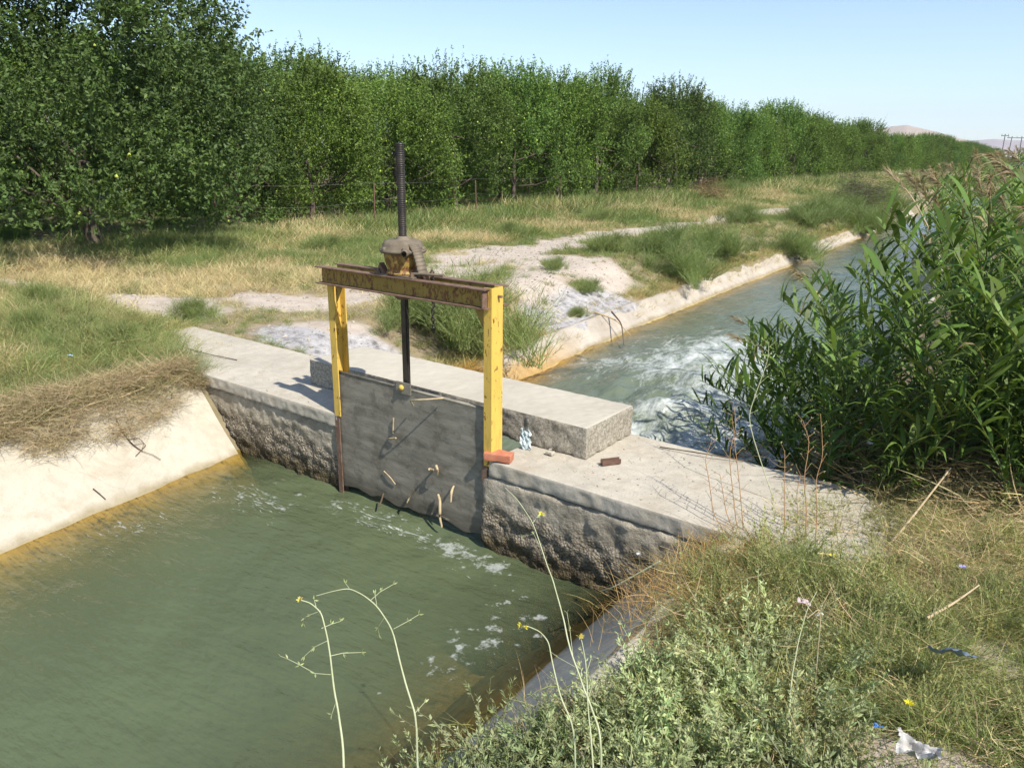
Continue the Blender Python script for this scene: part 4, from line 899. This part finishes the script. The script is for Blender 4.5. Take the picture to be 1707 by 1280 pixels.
# ------------------------------------------------------------ reeds
RARR=[]
def reed_tpl(seed,H,lean,plume):
    global RNG; RNG=np.random.default_rng(seed); st=MB(); lf=MB(); pm=MB()
    t=np.linspace(0,1,11); az=RNG.uniform(-.3,.3); P=np.c_[lean*t**1.8*H*math.cos(az),lean*t**1.8*H*math.sin(az),H*(t-.12*lean*t*t)]
    tube(st,P,np.linspace(.0075,.003,11),5,(.13,.17,.05))
    n=int(17+H*11); tt=np.linspace(.05,.985,n)+RNG.uniform(-.015,.015,n); B=np.stack([np.interp(tt,t,P[:,k]) for k in range(3)],1)
    al=np.arange(n)*PI+RNG.normal(0,.55,n)+RNG.uniform(0,6); D=np.stack([np.cos(al)*.62,np.sin(al)*.62,np.full(n,.78)],1); D[:,2]*=np.interp(tt,[0,.8,1],[.8,1,1.5]); D=unit(D)
    L=RNG.uniform(.32,.56,n)*np.interp(tt,[0,.3,.9,1],[.65,1,1,.7]); W=RNG.uniform(.022,.040,n); seg=5
    S=unit(np.cross(D,np.array([0,0,1.])+RNG.normal(0,.25,(n,3)))); V=[]; g_=RNG.uniform(.25,.75,n)[:,None]
    dead=(tt<.16)&(RNG.uniform(size=n)<.6)|(RNG.uniform(size=n)<.015)
    g_=np.where(dead[:,None],1.5,g_)
    for q in range(seg+1):
        u=q/seg; c=B+D*(L*u)[:,None]+np.array([0,0,-1.])*(g_*L[:,None]*u**2.2); w_=(W*.5*np.interp(u,[0,.2,.55,1],[.45,1,.8,.0]))[:,None]
        if q==seg: V.append(c)
        else: V+=[c-S*w_,c+S*w_]
    m=2*seg+1; V=np.stack(V,1).reshape(-1,3); i=np.arange(n)*m; F=[]
    for k in range(seg-1):
        b=2*k; F.append(np.stack([i+b,i+b+1,i+b+3],1)); F.append(np.stack([i+b,i+b+3,i+b+2],1))
    b=2*(seg-1); F.append(np.stack([i+b,i+b+1,i+b+2],1))
    c=jitcol((.120,.190,.038),n,.42,.08); c=np.where(dead[:,None],np.array([.38,.29,.14])*RNG.uniform(.7,1.1,(n,1)),c)
    lf.add(V,np.concatenate(F),np.repeat(c,m,0))
    if plume:
        k=150; u=RNG.uniform(0,1,k); T0=P[-1]; d=unit(P[-1]-P[-2]); O=T0+d*(u*.24)[:,None]+np.c_[np.zeros((k,2)),-.03*u]; dd=unit(d*.8+RNG.normal(0,.28,(k,3))+np.array([.35*lean,0,-.25]))
        blades(pm,O,dd,RNG.uniform(.06,.15,k),np.full(k,.005),RNG.normal(0,.12,(k,3))+np.array([0,0,-.35]),jitcol((.33,.26,.15),k,.3),3)
    RARR.append((lf.arrays(),pm.arrays() if plume else None))
    return (st.mesh('stem',MR,True),lf.mesh('leaves',MR),pm.mesh('plume',MDRY) if plume else None)
RT=[reed_tpl(101,1.65,.35,False),reed_tpl(102,1.9,.45,False),reed_tpl(103,2.0,.25,True),reed_tpl(104,1.45,.6,False),reed_tpl(105,1.8,.55,True),reed_tpl(106,1.55,.2,False),reed_tpl(107,1.15,.5,False)]
RNG=np.random.default_rng(8)
def put_reed(v,x,y,s,az,label=None,group=None,tilt=0.):
    e=empty('reed',(x,y,float(gz(x,y)[0])-.03),az,label=label,cat='reed',group=group); e.scale=(s,s,s); e.rotation_euler=(0,tilt,az)
    for nm,me in zip(('stem','leaves','plume'),RT[v]):
        if me: o=bpy.data.objects.new(nm,me); COL.objects.link(o); o.parent=e
ENVX=[1100,1170,1215,1290,1360,1440,1500,1550,1600,1640,1707,2600]; ENVY=[760,620,530,465,400,352,305,280,268,258,245,200]
def proj(P):
    d=np.asarray(P,float)-CAM; z=d@_F; return 853.5+F_PX*(d@_r)/z,640-F_PX*(d@_u)/z
RH=[1.65,1.9,2.0,1.45,1.8,1.55,1.15]; RL_=[.35,.45,.25,.6,.55,.2,.5]
def reed_ok(v,x,y,s,az,tilt):
    H=RH[v]*s; ln=RL_[v]; lx=ln*H*1.; hz=H*(1-.12*ln); ct,st=math.cos(tilt),math.sin(tilt); lx,hz=lx*ct+hz*st,-lx*st+hz*ct
    for f in(.6,1.):
        px,py=proj((x+math.cos(az)*lx*f**1.8,y+math.sin(az)*lx*f**1.8,float(gz(x,y)[0])+hz*f+.08*(f==1.)))
        if py<np.interp(px,ENVX,ENVY): return False
    return True
DR=MB()
def far_reeds(n,x0,x1,y0,y1,vs,s0,s1,cond=None):
    k=0; tries=0
    while k<n and tries<n*60:
        tries+=1; x=RNG.uniform(x0,x1); y=RNG.uniform(y0,y1)
        if cond and not cond(x,y): continue
        v=int(RNG.choice(vs)); s_=RNG.uniform(s0,s1); az=PI+RNG.normal(0,1.3)
        if not reed_ok(v,x,y,s_,az,0.): continue
        c_,q_=math.cos(az)*s_,math.sin(az)*s_; z0=float(gz(x,y)[0])-.03
        for A in RARR[v]:
            if A is None: continue
            V=A[0]; W_=np.c_[V[:,0]*c_-V[:,1]*q_+x,V[:,0]*q_+V[:,1]*c_+y,V[:,2]*s_+z0]; DR.add(W_,A[1],A[3])
        k+=1
def reeds(n,x0,x1,y0,y1,vs,s0,s1,azc,azs,label,group,cond=None,tilt=0.):
    k=0;tries=0
    while k<n:
        x=RNG.uniform(x0,x1); y=RNG.uniform(y0,y1)
        if cond and not cond(x,y): continue
        has=[v for v in vs]; v=int(RNG.choice(has)); pl=RT[v][2] is not None
        sc_=RNG.uniform(s0,s1); az_=azc+RNG.normal(0,azs); ti_=tilt*RNG.uniform(.3,1.); tries+=1
        if tries>n*60: break
        if not reed_ok(v,x,y,sc_,az_,ti_): continue
        put_reed(v,x,y,sc_,az_,label+(' and a drooping brown plume' if pl else ' and no plume'),group+(' with plumes' if pl else ' without plumes'),ti_); k+=1
# front rim of the bed, the dense body, the low sprays over the water, the far part
reeds(34,3.05,4.9,1.02,1.5,[0,5,6,3,1],.62,.85,PI*.95,1.3,'short green reed at the front rim of the reed bed','front reeds of the bed',lambda x,y:x>2.9)
reeds(115,2.7,5.2,1.4,3.6,[0,1,2,5,3,4],.7,1.05,PI,.9,'green reed in the dense body of the near reed bed','reeds in the body of the near bed')
reeds(50,2.45,3.0,1.3,4.2,[3,3,4,6,6],.55,.95,PI,.4,'green reed arching out low over the rapids','reeds leaning over the water',None,.42)
reeds(41,2.1,5.2,3.6,8.5,[0,1,2,4],.85,1.08,PI,.9,'reed further back in the bed behind the dense front','reeds further back',lambda x,y:x>float(lipR(y))-.2)
far_reeds(260,-.6,5.5,7.5,30,[1,2,4,2],.75,1.15,lambda x,y:x>float(lipR(y))-.1)
reeds(60,3.0,5.0,.88,1.5,[3,6,5,6,0],.45,.85,PI*.9,1.6,'small leafy reed filling the foot of the reed bed','low reeds at the foot of the bed')
far_reeds(40,0,8,31,42,[1,2,4,2],1.0,1.4)
tag(DR.obj('distant_reeds',MR),label='distant reeds along the right side of the far channel',kind='stuff')
# understory of dead reed litter at the foot of the bed
lt=MB(); n=380; x=RNG.uniform(2.9,5.4,n); y=RNG.uniform(.95,3.2,n); place([tangle(30,.35,.007,(.22,.17,.09),.25) for _ in range(3)],x,y,RNG.uniform(.6,1.1,n),mb=lt)
n=260; x=RNG.uniform(3.3,5.3,n); y=RNG.uniform(.75,1.5,n); place([tangle(24,.30,.008,(.42,.32,.16),.12) for _ in range(3)],x,y,RNG.uniform(.5,1.0,n),mb=lt)
tag(lt.obj('reed_litter',MDRY),label='dead brown reed litter at the foot of the reed bed',kind='stuff')
# single seed head above the far grass, and bent dry stems at the rim of the bed
p0=uz(1535,385,-.1); 
# ------------------------------------------------------------ tall single stems
def stalk(pxs,dist,r,label,mat,twigs=(),heads=(),hm=None,cat='weed stalk',ddist=None):
    e=MB(); ddist=ddist or [dist]*len(pxs)
    P=[ud(x,y,d) for (x,y),d in zip(pxs,ddist)]; r=[k_*.68 for k_ in r]
    b0=P[0]; gx_=max(b0[0],float(lipR(b0[1]))+.02); gz_=float(gz(gx_,b0[1])[0])
    if b0[2]>gz_+.03: P=[np.array([gx_+.02,b0[1]-.02,gz_-.02])]+P
    o=pathobj('weed_stalk',mat,P,r,label,cat,None,7,.0012)
    for tw in twigs:
        q=[ud(x,y,dist+(.02*i_)) for i_,(x,y) in enumerate(tw)]; b=MB(); tube(b,q,np.linspace(r[-1]*1.0 if hasattr(r,'__len__') else r,.0007,len(q)),5); b.obj('twig',mat,o,True)
        # tiny seed pods
        for j in range(1,len(q)):
            b=MB(); d=unit(q[j]-q[j-1]); leafset(b,np.array([q[j]]*3),np.array([d+RNG.normal(0,.5,3) for _ in range(3)]),np.full(3,.012),np.full(3,.004),jitcol((.40,.44,.2),3)); b.obj('seed_pod',MP,o)
    for (hx,hy,s_) in heads:
        c=ud(hx,hy,dist-.005); b=MB(); n=16; D=rdir(n,-.2,1); leafset(b,np.repeat([c],n,0),D,np.full(n,s_),np.full(n,s_*.4),jitcol((.6,.5,.12),n)); b.obj('flower_head',hm or MP,o)
    return o
stalk([(574,1290),(570,1230),(563,1180),(552,1110),(546,1060),(536,1020),(518,1004),(501,1000)],1.75,[.0042,.0032,.0024,.0015],'pale upright twiggy weed stalk, left of the pair over the pool',M_STEM,
 [((551,1124),(525,1122),(500,1108),(480,1098),(467,1093)),((545,1068),(524,1078),(508,1093)),((550,1093),(572,1088),(602,1087)),((536,1047),(552,1040),(568,1035)),((534,1018),(518,1024),(508,1030),(505,1038)),((560,1170),(553,1190)),((527,1012),(524,1000))],[(500,1000,.009)],mat_plant('thistle',.2))
stalk([(694,1195),(688,1175),(668,1110),(655,1050),(630,1010),(604,990),(582,980),(555,985),(527,992)],1.75,[.0036,.003,.0022,.0014,.001],'pale green weed stalk nodding left at its top, right of the pair over the pool',M_STEM,
 [((656,1048),(680,1035),(698,1024)),((618,1000),(634,986),(655,974)),((628,1008),(625,990)),((640,1030),(630,1045),(632,1058)),((690,1190),(708,1170)),((582,980),(576,972))],[])
stalk([(1003,1228),(990,1190),(975,1150),(950,1085),(940,1030),(925,980),(905,920),(888,870),(865,835),(842,813)],2.25,[.0046,.004,.003,.002,.0012],'tallest thin straw coloured stalk rising in front of the rough right wall',M_STEM,
 [((888,872),(895,862),(903,857)),((905,922),(890,890),(872,893)),((955,1092),(950,1050),(945,1020)),((960,1112),(930,1095),(918,1086))],[(903,857,.012)],M_YFL)
stalk([(960,1215),(935,1165),(922,1110),(915,1070),(900,1052),(880,1043),(868,1043)],2.15,[.0036,.003,.0022,.0016],'nodding green stalk with a yellow bud, leaning left by the right lining',M_STEM,[],[(868,1043,.012),(876,1046,.009)],M_YFL)
stalk([(990,1290),(985,1230),(980,1170),(977,1100),(968,1060)],2.1,[.0036,.003,.0022,.0014],'green stalk with small pale buds next to the nodding one',M_STEM,[((980,1165),(988,1140)),((978,1120),(985,1098))],[(967,1060,.012)])
stalk([(1322,1290),(1316,1200),(1318,1140),(1330,1070),(1345,1015),(1362,985)],2.5,[.0032,.003,.0022,.0014],'long yellow green bare stalk curving up out of the foreground weeds',M_STEM,[],[])
stalk([(1370,1010),(1345,1030)],2.7,[.003,.002],'short pale broken stem on the foreground weeds',M_STICK,[],[])
# dry stalks at the slab edge
RB=[((1227,868),(1222,820),(1215,760),(1228,705),(1222,670)),((1238,865),(1232,800),(1225,740),(1220,690)),((1190,862),(1182,800),(1175,765),(1188,730)),((1212,860),(1205,820),(1200,790)),
 ((1345,852),(1340,800),(1350,735),(1338,700)),((1362,855),(1360,800),(1372,760),(1368,690)),((1308,855),(1308,800),(1308,750)),((1330,860),(1328,820),(1335,790)),((1245,700),(1262,650),(1280,600),(1282,570))]
RL=['leftmost','second','third','fourth','fifth','sixth','seventh','eighth','ninth']
DM=mat_simple('russet_stem',(.27,.15,.07),(.40,.25,.12),30,.85)
for k,s_ in enumerate(RB):
    o=stalk(list(s_),4.0 if k!=8 else 4.3,[.004,.003,.0018],('leftmost dry russet stalk rising against the right slab' if k==0 else RL[k]+' russet stalk from the left rising against the right slab') if k!=8 else 'pale green leaning stalk rising over the channel rim at the slab',DM if k!=8 else M_STEM,[((a_[0]*(1-t_)+b_[0]*t_,a_[1]*(1-t_)+b_[1]*t_),(a_[0]*(1-t_)+b_[0]*t_+sg_*RNG.uniform(6,13),a_[1]*(1-t_)+b_[1]*t_-RNG.uniform(4,16))) for a_,b_ in zip(s_[:-1],s_[1:]) for t_,sg_ in((.2,1),(.45,-1),(.7,1),(.95,-1))],[])
# fallen pale stems
for k,(pp,dd,r,l,mt) in enumerate([([(1270,972),(1230,940),(1180,910),(1140,890),(1095,868)],3.75,.006,'long straight pale stem lying on the weeds over the right wall',M_STICK),
 ([(1190,935),(1140,925),(1100,910)],3.7,.005,'short horizontal pale stem hanging past the right wall',M_STICK),
 ([(1430,960),(1490,900),(1530,850),(1585,780)],4.0,.008,'long grey fallen branch leaning up from the bank grass into the reeds',M_STICK),
 ([(1545,1030),(1590,1005),(1632,975)],3.15,.0055,'stout pale stick lying on the weeds at the right',M_STICK),
 ([(1100,935),(1020,980),(1000,985)],3.5,.004,'green stem stretching left from the bank weeds over the pool corner',M_STEM)]):
    P=[ud(x,y,dd+.12*j_) for j_,(x,y) in enumerate(pp)]; pathobj('stem',mt,P,[r,r*.8,r*.5],l,'fallen stem')
# seed head of a lone reed against the verge
P=[ud(1550,385,9.2),ud(1530,345,9.2),ud(1512,318,9.2),ud(1480,285,9.2)]
o=pathobj('reed',M_STICK,P,[.010,.007,.005],'lone pale reed with a fluffy seed head in front of the far verge','reed')
b=MB(); k=160; u=RNG.uniform(0,1,k)[:,None]; O=P[3]*(1-u)+P[2]*u; blades(b,O,unit(P[3]-P[2])+RNG.normal(0,.25,(k,3)),RNG.uniform(.06,.13,k),np.full(k,.008),np.zeros((k,3)),jitcol((.50,.40,.26),k,.2),2); b.obj('seed_head',MDRY,o)
# ------------------------------------------------------------ debris branch on left lining, twigs on slab
def onlin(x,y):  # point on the left upstream lining seen at pixel
    d=ray(x,y); lo,hi=.5,30.
    for _ in range(60):
        t=(lo+hi)/2; p=CAM+d/np.linalg.norm(d)*t; s_=WU+(float(xl(p[1]))-p[0])
        if p[2]>s_: lo=t
        else: hi=t
    return CAM+d/np.linalg.norm(d)*(lo-.012)
br=pathobj('branch',M_DKSTICK,[onlin(192,695),onlin(205,722),onlin(222,742),onlin(238,752)],[.003,.005,.003],'dark forked dead branch lying on the pale left lining','branch')
for q in([(215,732),(232,730),(243,742),(226,760)],[(238,752),(255,758),(268,766)],[(222,742),(240,738),(236,750)]):
    b=MB(); tube(b,[onlin(*k_) for k_ in q],.0022,5); b.obj('twig',M_DKSTICK,br)
pathobj('stick',M_DKSTICK,[onlin(155,814),onlin(165,822),onlin(176,832)],.004,'tiny dark twig low on the pale left lining','twig')
pathobj('stick',M_STICK,[uz(160,578,.12),uz(200,570,.16),uz(235,565,.15)],[.012,.010,.007],'bleached branch lying on the weeds behind the left bank','branch')
pathobj('stick',M_DKSTICK,[uz(310,580,.008),uz(345,590,.02),uz(395,600,.008)],.004,'thin bent twig on the left slab','twig')
pathobj('stick',M_DKSTICK,[uz(1100,745,.01),uz(1180,757,.03),uz(1240,768,.01)],.004,'thin dark twig along the far rim of the right slab','twig')
for k,(x,y,s_) in enumerate([(1.62,.30,.05),(1.58,.36,.028),(-.75,.28,.03),(-.35,.05,.022),(2.3,.75,.02)]):
    rubble('stone',M_SLAB,(x,y,.003),(s_,s_*.8,s_*.5),k,['flat mortar lump in front of the concrete beam','small mortar crumb beside the flat lump','little stone at the left end of the concrete beam','crumb of stone on the left slab near the yellow post','pebble alone on the right slab'][k],'stone',k,.004)
# litter
def litter(name,pos,w_,l_,mat,label,cat,rz=0,amp=.02,tilt=(.2,.1)):
    mb=MB(); n=22; V=[((i_/(n-1)-.5)*w_,(j/(n-1)-.5)*l_*(1-.5*i_/(n-1)),0) for i_ in range(n) for j in range(n)]; V=np.array(V); V[:,2]=fbm(V*32+rz*9,4)*amp*.6; V[:,0]+=fbm(V*40+5,3)*w_*.06; V[:,1]+=fbm(V*40+9,3)*l_*.10
    mb.add(V,[(i_*n+j,(i_+1)*n+j,(i_+1)*n+j+1,i_*n+j+1) for i_ in range(n-1) for j in range(n-1)])
    o=mb.obj(name,mat,None,True); o.location=pos; o.rotation_euler=(tilt[0],tilt[1],rz); return tag(o,label,cat)
PB=mat_simple('faded_blue_film',(.10,.14,.19),(.20,.25,.31),20,.35,0,.4,.5)
PW=mat_simple('dirty_white_film',(.34,.33,.30),(.48,.46,.43),20,.4,0,.4,.5)
PP=mat_simple('faded_pink_paper',(.42,.31,.32),(.52,.45,.45),20,.6)
litter('plastic_scrap',ud(1597,1088,2.80),.13,.11,PB,'dull blue triangular plastic scrap on the weeds at the right','plastic scrap',.7,.02,(-.5,.2))
litter('paper_scrap',ud(1340,1003,3.2),.05,.025,PP,'faded pink paper scrap among the near bank weeds','paper scrap',.3)
litter('paper_scrap',ud(1367,1026,3.12),.03,.02,PW,'small white scrap just below the pink paper','paper scrap',1.3)
litter('plastic_bag',ud(1530,1247,2.38),.10,.075,PW,'crumpled dirty white plastic bag near the bottom right','plastic bag',.2,.05)
litter('plastic_scrap',ud(1465,1206,2.47),.022,.018,mat_simple('bright_blue_plastic',(.05,.14,.36),(.08,.2,.45),20,.4),'tiny bright blue plastic bit beside the crumpled bag','plastic scrap',.2)
litter('plastic_scrap',uz(117,591,.20),.05,.03,mat_simple('sky_blue_plastic',(.25,.42,.55),(.4,.55,.65),20,.4),'little light blue plastic piece on the left bank weeds','plastic scrap',.2)
for k,(x,y) in enumerate([(1450,737),(1515,725),(1418,782),(1632,702)]):
    litter('paper_scrap',ud(x,y,4.75),.035,.02,PW,['white scrap caught low in the reeds, lower left of four','white scrap caught in the reeds right of the first','white scrap lowest in the reeds above the slab end','white scrap highest in the reeds at the right'][k],'paper scrap',k,.015,(.6,.2*k))
# small flowers
for k,(x,y,d,c,l) in enumerate([(1190,952,3.7,(.45,.42,.72),'pale blue chicory flower left of the others on the near bank'),(1604,945,3.5,(.45,.42,.72),'pale blue chicory flower by the straw at the right'),(1388,926,3.6,(.75,.66,.04),'yellow flower in the upper bank grass'),(1515,1172,2.6,(.75,.66,.04),'yellow flower in the lower right weeds'),(1065,924,3.9,(.7,.7,.72),'small white flower over the dark right wall'),(1502,291,9.,(.75,.74,.70),'white flower among the distant verge weeds')]):
    b=MB(); n=12; a=np.arange(n)*2*PI/n; D=np.c_[np.cos(a),np.sin(a),np.full(n,.35)]; c0=ud(x,y,d); s_=.016 if k<5 else .03; leafset(b,np.repeat([c0],n,0),D,np.full(n,s_),np.full(n,s_*.5),jitcol(c,n,.1,.03)); tube(b,[c0,c0+np.array([.01,.01,-.12])],.0015,4,(.2,.25,.1)); tag(b.obj('flower',MP),l,'flower')
# ------------------------------------------------------------ far things
def ground_at(px,dist):
    d=ray(px,300); d=d/math.hypot(d[0],d[1]); p=CAM+d*dist; return p[0],p[1]
M_POLE=mat_simple('grey_steel',(.14,.14,.14),(.2,.2,.2),2,.7)
def pole(px,dist,h,label,hframe):
    x,y=ground_at(px,dist); e=empty('utility_pole',(x,y,-.1),YAW*-1,label=label,cat='utility pole')
    xs_=[-1.7,1.7] if hframe else [0]
    for a in xs_: b=MB(); tube(b,[(a*1.1,0,0),(a*.9,0,h)],[.2,.13],8); b.obj('mast',M_POLE,e,True)
    b=MB(); box(b,-3.0 if hframe else -1.2,3.0 if hframe else 1.2,-.1,.1,h-.6,h-.35,bev=.02); c_=b.obj('crossarm',M_POLE,e)
    for a in((-2.6,0,2.6) if hframe else(-1,1)): b=MB(); tube(b,[(a,0,h-.35),(a,0,h+.05)],.07,6); b.obj('insulator',M_POLE,c_,True)
pole(1682,300,9.2,'twin-legged power pole with a crossarm in front of the far hills',True); pole(1662,290,9.6,'single power pole left of the twin-legged one',False)
x,y=ground_at(1672,420); b=MB(); box(b,-18,18,-6,6,0,3.0)
BL=b.obj('warehouse',mat_simple('pale_wall',(.36,.37,.40),(.46,.47,.5),.6,.8)); BL.location=(x,y,-.1); BL.rotation_euler=(0,0,-YAW); tag(BL,'long low pale-roofed shed on the horizon under the power poles','shed')
b=MB(); V=[(-18.5,-6.6,3),(18.5,-6.6,3),(18.5,0,4.1),(-18.5,0,4.1),(18.5,6.6,3),(-18.5,6.6,3)]; b.add(V,[(0,1,2,3),(3,2,4,5)]); b.add(V,[(0,3,5),(1,4,2)]); b.obj('roof',mat_simple('white_sheet_roof',(.62,.62,.62),(.72,.72,.72),.6,.6),BL)
b=MB(); box(b,-3,1,-6.05,-6.01,0,2.4); b.obj('door',M_POLE,BL)
# low distant tree line right of the orchard end
for k in range(16):
    x,y=ground_at(1600+k*14,330+17*(k%4)); put_tree([0,1,2][k%3],x,y,random.uniform(.55,.85),k,'small distant tree at the horizon beyond the reeds','distant trees on the horizon',False)

# ------------------------------------------------------------ haze
b=MB(); box(b,-8000,8000,-700,8000,-5.2,420)
N=NT('thin_haze'); pv=N.n('ShaderNodeVolumePrincipled'); N.set(pv,'Color',(.80,.88,1.0)); pv.inputs['Density'].default_value=1.1e-4; pv.inputs['Anisotropy'].default_value=.0
N.t.links.new(pv.outputs[0],N.out.inputs['Volume']); hz=b.obj('haze',N.m); tag(hz,kind='stuff')
